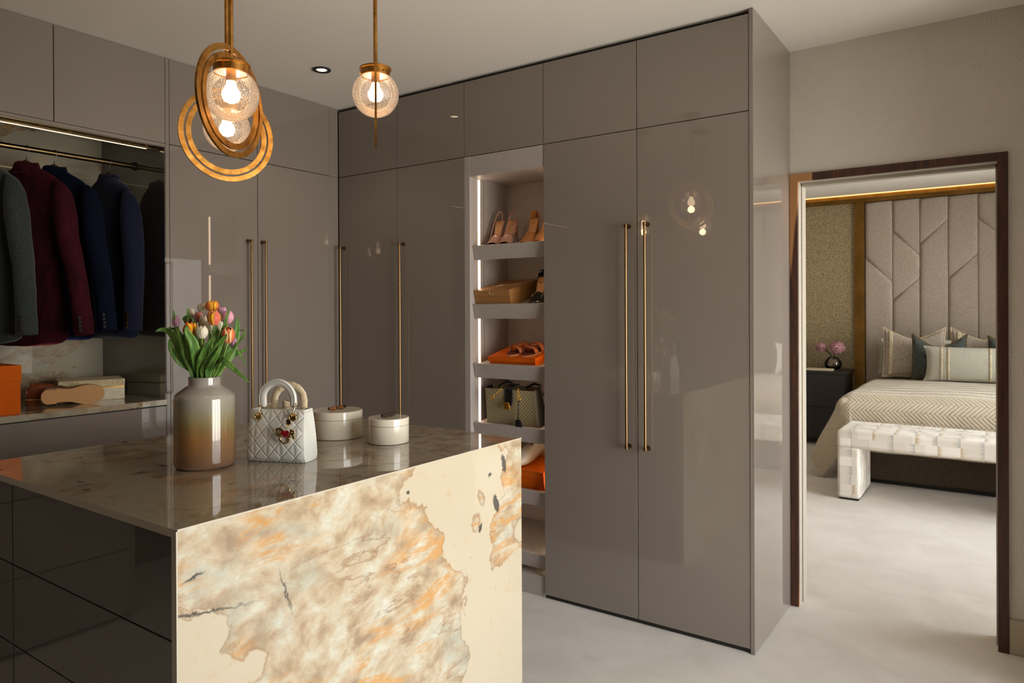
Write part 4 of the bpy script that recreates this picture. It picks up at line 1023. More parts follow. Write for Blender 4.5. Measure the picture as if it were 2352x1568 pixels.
# toe direction in world is towards the photo's right along the worktop
t = thing('loafer', 'tan suede loafer lying on its side with its pale sole showing', 'shoe', (-.165, -1.49, WZ))
Ml = Matrix.Translation((-.165, -1.445, WZ + .044)) @ Matrix.Rotation(R(68), 4, 'Z') @ Matrix.Rotation(R(-82), 4, 'X')
loafer(Ml, t, .25, mat='tan')
t = thing('loafer', 'brown leather loafer with a brass-knobbed wooden shoe tree', 'shoe', (-.235, -1.55, WZ))
Ml = Matrix.Translation((-.270, -1.470, WZ + .0125)) @ Matrix.Rotation(R(60), 4, 'Z')
loafer(Ml, t, .25, True, mat='brown')

# ------------------------------------------------------------------ shoes, boxes and bag on the slanted shelves
FL = -.014
def shelf_M(i, x, yy, rz=0, zz=0):
    return Matrix.Translation(Vector(tilt_pt(SH[i], x, yy, FL + zz))) @ Matrix.Rotation(TILT, 4, 'X') @ Matrix.Rotation(rz, 4, 'Z')
MAT['nude'] = plain('nude_patent_leather', S(196, 144, 122), .12, coat=1); MAT['insole'] = plain('tan_leather_insole', S(192, 140, 88), .45)
MAT['nappa'] = plain('camel_suede', S(170, 112, 62), .75); MAT['blackp'] = plain('black_patent_leather', S(14, 12, 12), .12, coat=1)
MAT['redsole'] = plain('red_lacquer_sole', S(130, 16, 20), .2, coat=1); MAT['stud'] = MAT['brass']
def heel_shoe(M_, t, L=.205, Hh=.115, mat='nude', opentoe=False, sling=False, studs=False, sole='redsole', flip=1):
    """high heel: toe towards -y, heel towards +y, origin under the middle of the sole"""
    def zc(s): return .004 + Hh * (1 - smoothstep(.02, .74, s)) if True else 0
    def wd(s):
        return sole_w(s, .037, .022, .025) * (1 if s < .75 else 1)
    def yy(s): return (.5 - s) * L * (.92)
    N = 26
    def ins(u, v):
        s = u; w = wd(s); k = v * 2 - 1; return (k * w + flip * .006 * sin(pi * s), yy(s), zc(s) + .0025 * k * k)
    obj('insole', MB().grid(ins, N, 5).xf(M_), 'insole', t, smooth=True)
    obj('sole', MB().grid(lambda u, v: (ins(u, v)[0], ins(u, v)[1], zc(u) - .0035), N, 5).xf(M_), sole, t, smooth=True)
    def wall_h(s):
        if s > .60: return .030
        if sling and s < .42: return .004
        return .012 + (.034 * (1 - smoothstep(0, .25, s)) if not sling else 0) + .018 * smoothstep(.42, .60, s)
    for sd in (-1, 1):
        def wl(u, v, sd=sd):
            s = u * .66; w = wd(s); h = wall_h(s)
            return (sd * (w + .001 - .004 * v * (h > .02)) + flip * .006 * sin(pi * s), yy(s), zc(s) - .003 + h * v)
        obj('side_wall', MB().grid(wl, 20, 4).xf(M_), mat, t, smooth=True, solid=.0012)
    s1 = .90 if opentoe else .995
    def vamp(u, v):
        s = .56 + (s1 - .56) * u; w = wd(s) + .001; a = pi * v
        h = .034 * (1 - smoothstep(.6, 1.02, s) * .62) + .004
        return (w * cos(a) + flip * .006 * sin(pi * s), yy(s) + (.010 * (1 - sin(a)) * (1 - u)), zc(s) - .003 + h * sin(a) ** .6)
    obj('vamp', MB().grid(vamp, 12, 17).xf(M_), mat, t, smooth=True, solid=.0014)
    if opentoe:
        def rim(u, v):
            s = .90 + .095 * u; w = wd(s); return ((v * 2 - 1) * w, yy(s), zc(s) + .006 * (abs(v * 2 - 1)))
        obj('toe_rim', MB().grid(rim, 5, 9).xf(M_), mat, t, smooth=True, solid=.004)
    hp_ = [(yy(.05) - .004, zc(.05) - .004), (yy(.06) + .002, Hh * .5), (yy(.05) + .004, 0.0)]
    rs = []
    for k in range(7):
        f = k / 6; z = (zc(.17) - .006) * (1 - f); r_ = .021 * (1 - f) ** 1.6 + .0052; y0 = yy(.09) - .004 + .010 * f
        rs.append([(r_ * cos(a) * .85, y0 + r_ * sin(a), z) for a in [2 * pi * j / 12 for j in range(12)]])
    obj('heel', MB().rings(rs).xf(M_), mat, t, smooth=True)
    if sling:
        pts = []
        for k in range(17):
            f = k / 16; a = pi * f; x = .029 * cos(a); q = sin(a) ** .8
            pts.append(Vector((x, yy(.56) + (yy(-.02) - yy(.56)) * q, zc(.56) + .014 + (Hh - zc(.56) + .040) * q)))
        obj('strap', MB().tube(pts, .0058, 8, flat=.3, up=(0, 0, 1)).xf(M_), mat, t, smooth=True)
    if studs:
        m = MB()
        for k in range(15):
            f = k / 14
            p_ = Vector(vamp(.02, f)); m.sphere(tuple(p_ + Vector((0, .001, .002))), .0022, 6, 4)
        for sd in (-1, 1):
            for k in range(13):
                s = k / 13 * .6; m.sphere((sd * (wd(s) + .002) + flip * .006 * sin(pi * s), yy(s), zc(s) + wall_h(s) * .55), .0021, 6, 4)
        s_ = obj('stud_trim', m.xf(M_), 'stud', t, smooth=True); s_['kind'] = 'stuff'
G1 = 'nude slingback pair on the top shelf'; G2 = 'studded camel pair on the top shelf'; G3 = 'black pair on the second shelf'
for x, r_, lb, fl_ in ((1.105, .20, 'nude peep-toe slingback nearest the light strip', 1), (1.195, .14, 'nude peep-toe slingback second from the light strip', -1)):
    M_ = shelf_M(0, x, .118, r_); t = thing('high_heel', lb, 'shoe', M_.translation, group=G1); heel_shoe(M_, t, .215, .112, 'nude', True, True, flip=fl_)
for x, r_, lb, fl_ in ((1.325, .10, 'camel suede heel with gold studs, left one of its pair', 1), (1.418, .06, 'camel suede heel with gold studs, half hidden by the door', -1)):
    M_ = shelf_M(0, x, .118, r_); t = thing('high_heel', lb, 'shoe', M_.translation, group=G2); heel_shoe(M_, t, .215, .112, 'nappa', False, False, True, 'lasting', flip=fl_)
for x, r_, lb, fl_ in ((1.375, .10, 'black patent heel beside the brown shoe box', 1), (1.447, .05, 'black patent heel half hidden by the door', -1)):
    M_ = shelf_M(1, x, .115, r_); t = thing('high_heel', lb, 'shoe', M_.translation, group=G3); heel_shoe(M_, t, .205, .108, 'blackp', False, False, True, flip=fl_)
MAT['kraft'] = plain('caramel_card', S(158, 112, 62), .5); MAT['silver_ink'] = plain('silver_ink', S(206, 190, 160), .4)
def tilted_box(i, x0, x1, y0, y1, h, lid, mat, name, label, z=0, ov=.002, taper=0):
    M_ = shelf_M(i, (x0 + x1) / 2, (y0 + y1) / 2, 0, z); t = thing(name, label, 'box', M_.translation)
    a, b = (x1 - x0) / 2, (y1 - y0) / 2
    obj('box_body', MB().box(-a + ov, a - ov, -b + ov, b - ov, 0, h - lid).xf(M_), mat, t, bevel=.001)
    obj('lid', MB().box(-a, a, -b, b, h - lid + .0004, h).xf(M_), mat, t, bevel=.001)
    return t, M_, a, b
t, M_, a, b = tilted_box(1, 1.029, 1.262, .022, .325, .084, .034, 'kraft', 'shoe_box', 'caramel shoe box with a silver signature on its lid')
# handwritten flourish and initials as flat ink strokes
def ink(pts, w=.0011): return MB().tube([M_ @ Vector(p) for p in pts], w, 5, flat=.2)
sc_ = []
random.seed(4)
for k in range(60):
    f = k / 59; sc_.append((-.012 + .075 * f * (f > .5) * 1.2 - .02 * (f <= .5) + .020 * sin(k * .93) * (1 - f), -.02 + .022 * cos(k * .71) * (1 - f) + .03 * f, .0844))
obj('signature', ink(sc_), 'silver_ink', t)
obj('signature', ink([(.035, .02, .0844), (.05, .002, .0844), (.052, .02, .0844), (.075, .034, .0844)]), 'silver_ink', t)
obj('signature', ink([(-.012, -b - .0008, .078), (-.010, -b - .0008, .064), (.004, -b - .0008, .061), (.006, -b - .0008, .067), (.010, -b - .0008, .061), (.014, -b - .0008, .068), (.016, -b - .0008, .061)]), 'silver_ink', t)
t, M_, a, b = tilted_box(2, 1.112, 1.412, .024, .300, .048, .024, 'orange', 'shoe_box', 'shallow orange box with brown edging carrying the tan sandals', ov=.006)
obj('edging', MB().box(-a - .0003, a + .0003, -b - .0003, b + .0003, .0462, .0476).xf(M_), 'brownline', t)
MAT['sandal'] = plain('tan_calf_strap', S(196, 112, 70), .5); MAT['sandal_in'] = plain('brown_footbed', S(112, 48, 32), .5)
def sandal(Mx, label, fl_=1):
    t = thing('sandal', label, 'shoe', Mx.translation, group='pair of tan cut-out sandals')
    L = .225
    lp = [(s, sole_w(s, .042, .033, .033)) for s in [(1 - cos(pi * i / 32)) / 2 for i in range(33)]]
    loop = [(w, (.5 - s) * L) for s, w in lp] + [(-w, (.5 - s) * L) for s, w in lp[::-1]]
    obj('sole', MB().rings([[(x, y, 0) for x, y in loop], [(x, y, .007) for x, y in loop]]).xf(Mx), 'lasting', t, smooth='auto')
    obj('footbed', MB().rings([[(x * .97, y * .985, .0072) for x, y in loop], [(x * .97, y * .985, .009) for x, y in loop]]).xf(Mx), 'sandal_in', t, smooth='auto')
    def band(y0, y1, h): return lambda u, v: (.044 * cos(pi * u), y0 + (y1 - y0) * v, .006 + h * sin(pi * u) ** .7)
    obj('strap', MB().grid(band(-.070, -.045, .036), 15, 4).xf(Mx), 'sandal', t, smooth=True, solid=.002)
    obj('strap', MB().grid(band(-.020, .006, .046), 15, 4).xf(Mx), 'sandal', t, smooth=True, solid=.002)
    obj('strap', MB().grid(lambda u, v: (.044 * cos(pi * (.34 + .32 * u)), -.047 + .030 * v, .0065 + .041 * sin(pi * (.34 + .32 * u)) ** .7), 8, 4).xf(Mx), 'sandal', t, smooth=True, solid=.002)
sandal(shelf_M(2, 1.265, .150, R(-14), .049), 'left tan leather sandal on the orange box')
sandal(shelf_M(2, 1.355, .150, R(-10), .049), 'right tan leather sandal on the orange box')
t, M_, a, b = tilted_box(4, 1.10, 1.462, .030, .300, .105, .034, 'orange', 'shoe_box', 'orange box with a brown edge low in the tower behind the island', ov=.004)
obj('edging', MB().box(-a - .0003, a + .0003, -b - .0003, b + .0003, .1030, .1046).xf(M_), 'brownline', t)
MAT['ivory_sh'] = plain('ivory_leather_shoe', S(222, 210, 190), .4)
t = thing('flat_shoe', 'ivory flat shoe on the low orange box', 'shoe', shelf_M(4, 1.30, .15, 0, .106).translation)
loafer(shelf_M(4, 1.31, .16, R(-100), .119) , t, .24, mat='ivory_sh')

# monogrammed chain tote
def canvas():
    n = NT('monogram_canvas'); v = n.coord(); x, y, z = n.sep(v); u = n.comb(x, z, 0)
    k = 105.0
    p = n.math('ADD', n.math('MULTIPLY', x, k), n.math('MULTIPLY', z, k)); q = n.math('SUBTRACT', n.math('MULTIPLY', x, k), n.math('MULTIPLY', z, k))
    fp = n.math('FRACT', n.math('MULTIPLY', p, .5)); fq = n.math('FRACT', n.math('MULTIPLY', q, .5))
    e = n.math('MINIMUM', n.math('MINIMUM', fp, n.math('SUBTRACT', 1.0, fp)), n.math('MINIMUM', fq, n.math('SUBTRACT', 1.0, fq)))
    rad = n.vmath('LENGTH', n.comb(n.math('SUBTRACT', fp, .5), n.math('SUBTRACT', fq, .5), 0), out='Value')
    rg = n.math('SUBTRACT', 1.0, n.math('MULTIPLY', n.math('ABSOLUTE', n.math('SUBTRACT', rad, .22)), 14.0), clamp=True)
    c = n.mix(n.ramp(e, (.05, 1.0), (.09, 0.0)), S(168, 152, 116), S(92, 78, 54)); c = n.mix(rg, c, S(206, 188, 150))
    c = n.mix(n.math('GREATER_THAN', n.noise(v, 60, 1), .76), c, S(202, 160, 70))
    n.P(Base_Color=c, Roughness=.45); return n.m
MAT['canvas'] = canvas()
Mb = shelf_M(3, 1.255, .085)
t = thing('tote_bag', 'beige monogram canvas tote with black flap, gold padlock and chain', 'handbag', Mb.translation)
def tp(u, v, side):
    w = .318 * (1 + .0 * v) * (1 - .04 * v); dth = .085 * (1 - .35 * v); x = (u - .5) * w
    y = (-1 if side == 0 else 1) * (dth + .010 * sin(pi * u) * sin(pi * v)) * .62
    return Vector((x, y, v * .195))
for s_, nm in ((0, 'front_panel'), (1, 'back_panel')): obj(nm, MB().grid(lambda u, v, s_=s_: tp(u, v, s_), 16, 14).xf(Mb), 'canvas', t, smooth=True)
for e_ in (0, 1):
    obj('gusset', MB().grid(lambda u, v, e_=e_: tp(e_, v, 0).lerp(tp(e_, v, 1), u) + Vector(((1 if e_ else -1) * .012 * sin(pi * u) * (1 - v * .4), 0, 0)), 10, 12).xf(Mb), 'black', t, smooth=True)
obj('base', MB().grid(lambda u, v: tp(u, 0, 0).lerp(tp(u, 0, 1), v), 8, 4).xf(Mb), 'black', t)
fl_ = lambda u, v: (-.026 + .052 * u, -.058 * .62 * 1.0 + .075 * (1 - smoothstep(0, .4, v)) - .024 * smoothstep(.35, 1, v), .202 + .004 * sin(pi * min(1, v * 2)) - .085 * smoothstep(.25, 1, v))
obj('flap', MB().grid(fl_, 6, 16).xf(Mb), 'black', t, smooth=True, solid=.003)
yb_ = -.068
lk = obj('padlock', MB().box(-.019, .019, yb_ - .008, yb_ - .001, .100, .139).xf(Mb), 'gold_btn', t, bevel=.002)
for zq in (.110, .120, .130): obj('lock_bar', MB().box(-.012, .012, yb_ - .0105, yb_ - .0082, zq - .002, zq + .002).xf(Mb), 'brass', lk, bevel=.0006)
def chain(P0, P1, n, name='chain'):
    m = MB(); P0, P1 = Vector(P0), Vector(P1); d = (P1 - P0) / n
    for k in range(n):
        c_ = P0 + d * (k + .5); ax = d.normalized(); sdv = Vector((0, -1, 0)) if k % 2 else ax.cross(Vector((0, -1, 0)))
        m.tube([c_ + ax * d.length * .68 * cos(a) + sdv * .0045 * sin(a) for a in [2 * pi * j / 10 for j in range(11)]], .0014, 6, cap=False)
    o = obj(name, m.xf(Mb), 'gold_btn', t, smooth=True); return o
for sx_ in (-1, 1):
    ex = -.088 if sx_ == -1 else .082
    ring_ = [(ex + .0085 * cos(a), yb_ - .001, .158 + .0085 * sin(a)) for a in [2 * pi * j / 20 for j in range(21)]]
    obj('eyelet', MB().tube([Vector(p) for p in ring_], .003, 8, cap=False).xf(Mb), 'gold_btn', t, smooth=True)
chain((-.086, yb_ - .004, .161), (-.036, yb_ + .02, .203), 7); chain((.080, yb_ - .004, .161), (.072, yb_ + .02, .208), 6)
obj('handle', MB().tube([Vector((-.11, .03, .188)), Vector((-.09, .035, .206)), Vector((-.05, .036, .213)), Vector((-.02, .035, .206))], .006, 10).xf(Mb), 'black', t, smooth=True)
obj('handle', MB().tube([Vector((.075, .02, .196)), Vector((.12, .03, .213)), Vector((.15, .035, .206)), Vector((.165, .03, .15))], .007, 10).xf(Mb), 'black', t, smooth=True)
obj('tag_strap', MB().tube([Vector((.081, yb_ - .006, .153)), Vector((.074, yb_ - .010, .10)), Vector((.066, yb_ - .011, .050))], .0028, 8).xf(Mb), 'black', t, smooth=True)
obj('leather_tag', MB().rings([[(.066 + w * a_, yb_ - .010 - q, .053 - h_) for w, h_ in ((-.010, 0), (.010, 0), (.019, .012), (.021, .050), (-.021, .050), (-.019, .012))] for a_, q in ((1, .0), (1, .006))]).xf(Mb), 'black', t, bevel=.0012)
# ------------------------------------------------------------------ bedroom
HBY = 5.45
MAT['velour'] = fabric('taupe_velvet_upholstery', S(152, 138, 125), S(166, 152, 139), 40, .85, .35, .08, .001)
MAT['goldtrim'] = metal('burnished_gold_trim', S(110, 80, 38), S(134, 100, 50), .4, 4, 0, .001)
MAT['goldtrim_l'] = metal('gold_leaf_cornice', S(176, 120, 48), S(206, 150, 70), .45, 12, .15, .001)
def flecked():
    n = NT('gold_flecked_wallcovering'); v = n.coord('world'); x, y, z = n.sep(v); u = n.comb(x, z, 0)
    f = n.vor(u, 150, 'F1', 'Distance'); n.P(Base_Color=n.ramp(f, (.25, S(178, 158, 116)), (.62, S(112, 98, 72))), Roughness=.6); return n.m
MAT['flecked'] = flecked()
struct('trim_1', MB().box(.2, 2.045, HBY + .01, 5.55, 0, 2.578), 'flecked', label='gold-flecked wallcovering panel left of the headboard')
ZC = 2.578
t = thing('cornice_light', 'gold cornice with a glowing amber strip along the bedroom ceiling', 'light', (.2, HBY - .03, ZC))
obj('cornice_band', MB().box(.2, 4.79, HBY - .03, 5.549, ZC, 2.622), 'goldtrim', t)
obj('cornice_back', MB().box(.2, 4.79, HBY + .01, 5.549, 2.622, H - .001), 'goldtrim_l', t)
obj('light_strip', MB().box(.2, 4.79, HBY - .006, HBY + .009, 2.666, 2.6725), 'cove', t)
tt = struct('trim_2', MB().box(2.045, 2.097, HBY - .012, 5.55, 0, ZC), 'goldtrim', label='dark gold upright beside the headboard')
struct('trim_3', MB().box(2.0975, 2.148, HBY - .035, 5.55, 0, ZC), 'goldtrim', label='bright gold upright beside the headboard')
def puff(poly, y0, depth=.03):
    n = len(poly); 
    def off(d):
        out = []
        for i in range(n):
            p0 = Vector(poly[i - 1]); p1 = Vector(poly[i]); p2 = Vector(poly[(i + 1) % n])
            e1 = (p1 - p0).normalized(); e2 = (p2 - p1).normalized()
            n1 = Vector((-e1.y, e1.x)); n2 = Vector((-e2.y, e2.x))
            bis = (n1 + n2); bis = bis / max(bis.dot(n1), .2)
            out.append(p1 + bis * d)
        return out
    rs = []
    for d, h in ((0, 0), (.002, .006), (.007, .014), (.016, .022), (.030, .027), (.050, .030), (.075, .0315), (.100, .032)):
        rs.append([(p.x, y0 - h * depth / .032, p.y) for p in off(d)])
    return MB().rings(rs, True, True)
CX = [2.150, 2.412, 2.661, 2.911, 3.165, 3.420, 3.675, 3.93, 4.185]
ZB_, ZT_ = .30, ZC - .002
cuts = [[(1.982, 1.713)], [(1.515, 1.756), (2.246, 1.986)], [(2.098, 2.336)], [(1.734, 1.979)], [(2.334, 2.09)], [(1.515, 1.756)], [(2.246, 1.986)], [(1.982, 1.713)]]
t = thing('headboard', 'tall taupe velvet headboard padded in long channels with angled seams', 'headboard', (2.15, HBY, ZB_))
obj('headboard_base', MB().box(2.15, 4.185, HBY + .001, 5.549, .0, ZT_), 'velour', t)
for c_, cc in enumerate(cuts):
    x0, x1 = CX[c_] + .0005, CX[c_ + 1] - .0005
    lo = (ZB_, ZB_)
    for k, z_ in enumerate(cc + [(ZT_, ZT_)]):
        poly = [(x0, lo[0]), (x1, lo[1]), (x1, z_[1]), (x0, z_[0])]
        obj('padded_panel', puff(poly, HBY + .002), 'velour', t, smooth=True)
        lo = z_
# bed
MAT['valance'] = fabric('dark_speckled_valance', S(58, 50, 42), S(92, 80, 66), 170, .85, 0, .3, .002)
MAT['linen'] = fabric('ivory_linen', S(204, 190, 166), S(216, 204, 182), 200, .85)
MAT['cover'] = fabric('oyster_quilted_satin', S(184, 170, 148), S(196, 184, 162), 350, .62, .25, .1, .0006)
t = thing('bed', 'wide bed with dark valance and oyster sheets below the headboard', 'bed', (2.25, 3.47, 0))
obj('bed_base', MB().box(2.26, 4.08, 3.48, 5.41, .035, .36), 'valance', t, bevel=.01)
obj('plinth', MB().box(2.30, 4.04, 3.52, 5.40, 0, .035), 'black', t)
obj('mattress', MB().box(2.22, 4.12, 3.46, 5.41, .36, .690), 'linen', t, bevel=.05, seg=4, smooth='auto')
def coverlet():
    x0, x1, y0 = 2.215, 4.125, 3.46; zt = .712; wr = .023
    def herr(p, q, n=5):
        p, q = (p + q) / 1.41421 / wr, (p - q) / 1.41421 / wr
        i, j = math.floor(p), math.floor(q); k = (i - j) % (2 * n)
        fp, fq = p - i, q - j
        if k < n: ac = fq; al = k + fp
        else: ac = fp; al = (k - n) + (1 - fq)
        e = min(al, n - al); e = min(1, e / .35)
        return (sin(pi * ac) ** .45) * (.35 + .65 * e)
    def drop(d, r0=.13):
        if d <= 0: return 0, 0
        if d < r0 * pi / 2: a = d / r0; return r0 * sin(a), r0 * (1 - cos(a))
        return r0 + (d - r0 * pi / 2) * .26, r0 + (d - r0 * pi / 2) * .965
    s0, s1, t0, t1 = -.52, 2.02, -.42, 1.46
    nu, nv = 520, 400
    def f(u, v):
        s = s0 + (s1 - s0) * u; tt = t0 + (t1 - t0) * v
        a = max(0, -(s - .11)); a2 = max(0, s - (x1 - x0) + .11); b = max(0, -(tt - .11))
        cx_ = min(max(s, .11), x1 - x0 - .11); cy_ = max(tt, .11)
        aa = a if a > 0 else a2; sg = -1 if a > 0 else 1
        d = math.hypot(aa, b); o_, z_ = drop(d)
        if d > 1e-6: dx, dy = aa / d, b / d
        else: dx = dy = 0
        fold = 0
        if d > .12:
            if aa > 0 and b > 0:
                th = math.atan2(b, aa); fold = (.05 * sin(th * 4 + .6) + .03) * smoothstep(.12, .6, d)
            else: fold = .012 * sin((s if b > 0 else tt) * 21) * smoothstep(.12, .5, d)
        z = zt + .035 * sin(pi * min(1, max(0, s / (x1 - x0)))) * min(1, .5 + tt) - z_
        z += .004 * sin(s * 9 + 2 * tt) * sin(tt * 7)
        h = herr(s + 10, tt + 10) * .0065
        nx, nz = (0, 1) if d < .02 else (min(1, d / .11), max(0, 1 - d / .11))
        x = x0 + cx_ + sg * dx * (o_ + fold + h * nx); y = y0 + cy_ - dy * (min(o_, .13 + (o_ - .13) * .3) + fold * .6 + h * nx); z = z + h * nz
        return (x, y, max(z, .012 + h))
    return MB().grid(f, nu, nv)
obj('coverlet', coverlet(), 'cover', None, smooth=True, label='oyster herringbone quilted coverlet draping to the carpet', cat='bedspread')
obj('folded_edge', MB(), 'cover') if False else None
# cushions
def pillow(w, h, th, mats, chop=.0, pinch=.05, name='cushion', label='', cat='cushion', loc=(0, 0, 0), rx=-12, rz=0, group=None, trim=None, trimmat=None, band=None, fringe=None):
    t = thing(name, label, cat, loc, (R(rx), 0, R(rz)), group, local=True)
    def f(sd):
        def g(u, v):
            a, b = u * 2 - 1, v * 2 - 1
            prof = ((1 - a * a) ** .45) * ((1 - b * b) ** .45)
            ex = 1 - pinch * (1 - abs(b) ** 3) * (abs(a) ** 4) ; ez = 1 - pinch * (1 - abs(a) ** 3) * (abs(b) ** 4)
            z = b * h / 2 * ez; z -= chop * (1 - abs(a) ** 1.3) * smoothstep(-.2, 1, b)
            return (a * w / 2 * ex, sd * (th / 2 * prof + .0012 * sin(a * 9) * sin(b * 8)), z + h / 2)
        return g
    o = obj('cover', MB().grid(f(-1), 28, 24).grid(f(1), 28, 24), mats, t, smooth=True)
    edge = [f(-1)(k / 28, 1) for k in range(29)]; e2 = [f(-1)(1, 1 - k / 24) for k in range(1, 25)]; e3 = [f(-1)(1 - k / 28, 0) for k in range(1, 29)]; e4 = [f(-1)(0, k / 24) for k in range(1, 25)]
    if trimmat: obj('piping', MB().tube([Vector(p) for p in edge + e2 + e3 + e4], trim, 8), trimmat, t, smooth=True)
    if band:
        for a0, a1, mt in band:
            obj('braid', MB().grid(lambda u, v, a0=a0, a1=a1: (lambda p: (p[0], p[1] - .003, p[2]))(f(-1)(a0 + (a1 - a0) * u, .01 + .98 * v)), 4, 24), mt, t, smooth=True, solid=.003)
    return t
MAT['pillow_w'] = fabric('white_cotton', S(222, 218, 208), S(230, 226, 216), 200, .8); MAT['pillow_g'] = fabric('sage_grey_cotton', S(158, 152, 136), S(170, 164, 148), 200, .85)
MAT['teal'] = fabric('deep_teal_velvet', S(54, 58, 55), S(84, 88, 83), 60, .8, .5); MAT['sage'] = fabric('pale_sage_satin', S(164, 161, 146), S(184, 181, 164), 120, .30, .3, .05, .0005)
MAT['taupe_f'] = fabric('taupe_flecked_weave', S(128, 112, 98), S(184, 172, 158), 130, .7, .2); MAT['braid'] = fabric('cream_gold_braid', S(206, 194, 168), S(166, 146, 112), 60, .6)
MAT['fringe'] = fabric('dark_fringe', S(34, 38, 38), S(120, 96, 50), 90, .8)
pillow(.68, .37, .12, 'pillow_w', loc=(2.655, 5.30, .750), label='white pillow at the back left of the bed', cat='pillow', name='pillow', rx=-6)
pillow(.70, .34, .12, 'pillow_g', loc=(2.645, 5.185, .750), label='sage grey pillow leaning behind the taupe cushion on the left', cat='pillow', name='pillow', rx=-8)
pillow(.68, .37, .12, 'pillow_w', loc=(3.45, 5.30, .750), label='white pillow at the back beyond the sage cushion', cat='pillow', name='pillow', rx=-6)
pillow(.545, .505, .13, 'taupe_f', chop=.115, pinch=.05, loc=(2.635, 5.02, .750), label='taupe flecked cushion with cream braid, leftmost on the bed', rx=-9, trim=.007, trimmat='braid', band=[(.10, .17, 'braid')])
pillow(.545, .505, .13, 'taupe_f', chop=.115, pinch=.05, loc=(3.215, 5.10, .750), label='taupe flecked cushion with cream braid behind the pale satin one', rx=-8, trim=.007, trimmat='braid', band=[(.10, .17, 'braid')])
pillow(.455, .445, .13, 'teal', chop=.13, pinch=.05, loc=(2.860, 4.875, .750), label='dark teal velvet cushion between the taupe and the satin cushions', rx=-10, trim=.006, trimmat='fringe')
pillow(.455, .430, .13, 'teal', chop=.08, pinch=.05, loc=(3.475, 4.97, .750), label='dark teal velvet cushion at the right edge of the doorway view', rx=-9, trim=.006, trimmat='fringe')
pillow(.92, .335, .16, 'sage', chop=.0, pinch=.07, loc=(3.200, 4.73, .750), label='long pale sage satin bolster cushion with braided stripes', rx=-10, band=[(.155, .172, 'braid'), (.218, .235, 'braid'), (.57, .587, 'braid'), (.64, .657, 'braid')])
# bench
def brush():
    n = NT('brushstroke_linen'); v = n.coord('world'); x, y, z = n.sep(v)
    nr = n.n.new('ShaderNodeNewGeometry').outputs['Normal']; nx_, ny_, nz_ = n.sep(nr); ax_ = n.math('GREATER_THAN', n.math('ABSOLUTE', nx_), .8); az_ = n.math('GREATER_THAN', n.math('ABSOLUTE', nz_), .8)
    sel = lambda f, a, b: n.math('ADD', n.math('MULTIPLY', a, n.math('SUBTRACT', 1.0, f)), n.math('MULTIPLY', b, f))
    u = n.comb(sel(ax_, x, y), sel(az_, z, n.math('SUBTRACT', y, 2.275)), 0)
    uu = n.mapping(u, loc=(.03, .02, 0))
    b = n.n.new('ShaderNodeTexBrick'); n.put(b.inputs['Vector'], uu); b.offset = .37; b.inputs['Scale'].default_value = 5.2
    b.inputs['Color1'].default_value = (0, 0, 0, 1); b.inputs['Color2'].default_value = (1, 1, 1, 1); b.inputs['Mortar Size'].default_value = 0; b.inputs['Brick Width'].default_value = .62; b.inputs['Row Height'].default_value = .36
    k, _, _ = n.sep(b.outputs[0])
    gx = n.math('FRACT', n.math('MULTIPLY', n.sep(uu)[0], 7.3)); fine = n.noise(n.mapping(u, scale=(3, 130, 1)), 3, 3, .6)
    g2 = n.noise(n.mapping(u, scale=(1, 1.3, 1)), 7, 1)
    d = n.math('ADD', n.math('MULTIPLY', gx, .8), n.math('MULTIPLY', n.math('SUBTRACT', fine, .5), .9))
    grey = n.math('MULTIPLY', n.ramp(d, (.62, 0.0), (.85, 1.0)), n.math('GREATER_THAN', k, .55))
    gold = n.math('MULTIPLY', n.ramp(d, (.05, 1.0), (.16, 0.0)), n.math('LESS_THAN', k, .42))
    base = n.mix(n.ramp(n.math('ADD', k, n.math('MULTIPLY', fine, .2)), (.3, 0.0), (.8, 1.0)), S(230, 222, 212), S(212, 203, 190))
    c = n.mix(n.math('MULTIPLY', grey, .75), base, S(138, 138, 136)); c = n.mix(n.math('MULTIPLY', gold, .8), c, S(176, 146, 98))
    n.P(Base_Color=c, Roughness=.75); n.bump(fine, .15, .001); return n.m
MAT['brush'] = brush()
t = thing('bench', 'upholstered bench in ivory brushstroke fabric at the foot of the bed', 'bench', (2.33, 2.80, 0))
obj('seat', MB().box(2.33, 3.98, 2.80, 3.33, .385, .525), 'brush', t, bevel=.028, seg=4, smooth='auto')
obj('leg', MB().box(2.332, 2.489, 2.802, 3.328, .012, .40), 'brush', t, bevel=.022, seg=3, smooth='auto')
obj('leg', MB().box(3.822, 3.978, 2.802, 3.328, .012, .40), 'brush', t, bevel=.022, seg=3, smooth='auto')
for a_, b_ in ((2.345, 2.476), (3.835, 3.966)): obj('foot', MB().box(a_, b_, 2.815, 3.315, 0, .012), 'black', t)
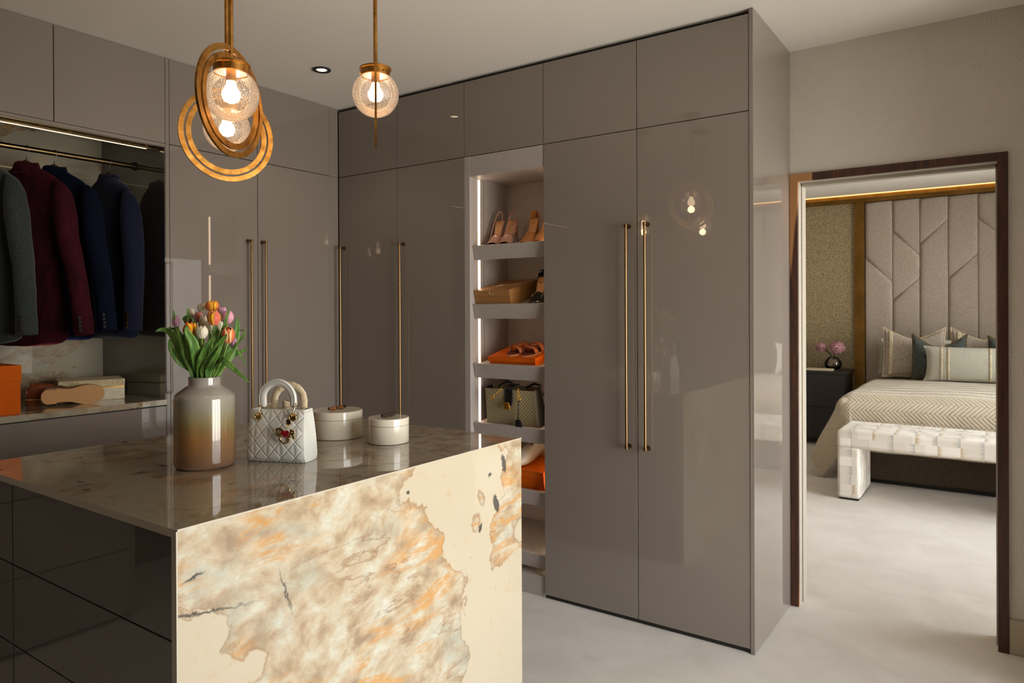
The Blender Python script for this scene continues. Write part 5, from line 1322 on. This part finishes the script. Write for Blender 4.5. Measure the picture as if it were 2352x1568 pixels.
# bedside table, book, vase
MAT['ebony'] = plain('ebonised_oak', S(30, 25, 22), .4)
t = thing('bedside_table', 'near-black bedside table left of the bed', 'table', (1.50, 4.98, 0))
obj('tabletop', MB().box(1.50, 2.045, 4.98, 5.42, .755, .781), 'ebony', t, bevel=.002)
obj('table_body', MB().box(1.52, 2.025, 5.0, 5.42, .06, .754), 'ebony', t)
for za, zb in ((.08, .40), (.41, .74)): obj('drawer', MB().box(1.525, 2.02, 4.985, 5.0, za, zb), 'ebony', t, bevel=.002)
MAT['paper'] = plain('cream_paper', S(206, 190, 150), .7)
t = thing('book', 'cream hardback book lying on the bedside table', 'book', (1.60, 5.04, .7815))
obj('pages', MB().box(1.635, 1.888, 5.045, 5.145, .7825, .797), 'paper', t)
obj('book_cover', MB().box(1.630, 1.893, 5.040, 5.150, .7815, .7830).box(1.630, 1.893, 5.040, 5.150, .7972, .7995), 'linen', t)
VB = (1.862, 5.25)
t = thing('round_vase', 'small round clear glass vase with the pink hydrangeas', 'vase', (VB[0], VB[1], .7815))
obj('vase_glass', MB().lathe([(.001, .7815), (.045, .7815), (.075, .80), (.088, .835), (.080, .872), (.058, .900), (.050, .915), (.047, .914), (.055, .899), (.077, .870), (.085, .835), (.072, .803), (.001, .786)], 40, (VB[0], VB[1], 0), cap=False), thin_glass('round_vase_glass', (.86, .80, .74, 1), .04), t, smooth=True)
MAT['hyd'] = fabric('dusky_pink_petals', S(124, 56, 72), S(214, 168, 172), 40, .7)
MAT['dkstem'] = plain('dark_woody_stem', S(34, 30, 22), .8)
def hydrangea(c, r, label, seed):
    rr = random.Random(seed); t = thing('hydrangea', label, 'flower', c, group='hydrangea heads in the round vase')
    m = MB(); n = 130
    for k in range(n):
        z = 1 - 2 * (k + .5) / n; a = k * 2.399; q = math.sqrt(1 - z * z)
        d = Vector((q * cos(a), q * sin(a), z * .85)); p = Vector(c) + d * r * (.86 + .14 * rr.random())
        s1 = d.cross(Vector((.1, .2, 1))).normalized(); s2 = d.normalized().cross(s1)
        for w in range(4):
            b = w * pi / 2 + rr.random() * .5; e = (s1 * cos(b) + s2 * sin(b)); f_ = (s1 * -sin(b) + s2 * cos(b))
            L = r * .17
            m.add([p, p + e * L * .6 + f_ * L * .45 + d * .003, p + e * L * 1.15 + d * .001, p + e * L * .6 - f_ * L * .45 + d * .003], [(0, 1, 2, 3)])
    o = obj('petals', m, 'hyd', t); o['kind'] = 'stuff'
    obj('stem', MB().tube([Vector(c), (Vector(c) + Vector((VB[0], VB[1], .93))) / 2 + Vector((0, 0, .005)), Vector((VB[0], VB[1], .90)), Vector((VB[0] + .01, VB[1], .80))], .005, 7), 'dkstem', t, smooth=True)
hydrangea((1.752, 5.22, 1.02), .058, 'small hydrangea head on the left of the round vase', 1)
hydrangea((1.912, 5.20, 1.02), .082, 'large dusky pink hydrangea head on the right of the round vase', 2)
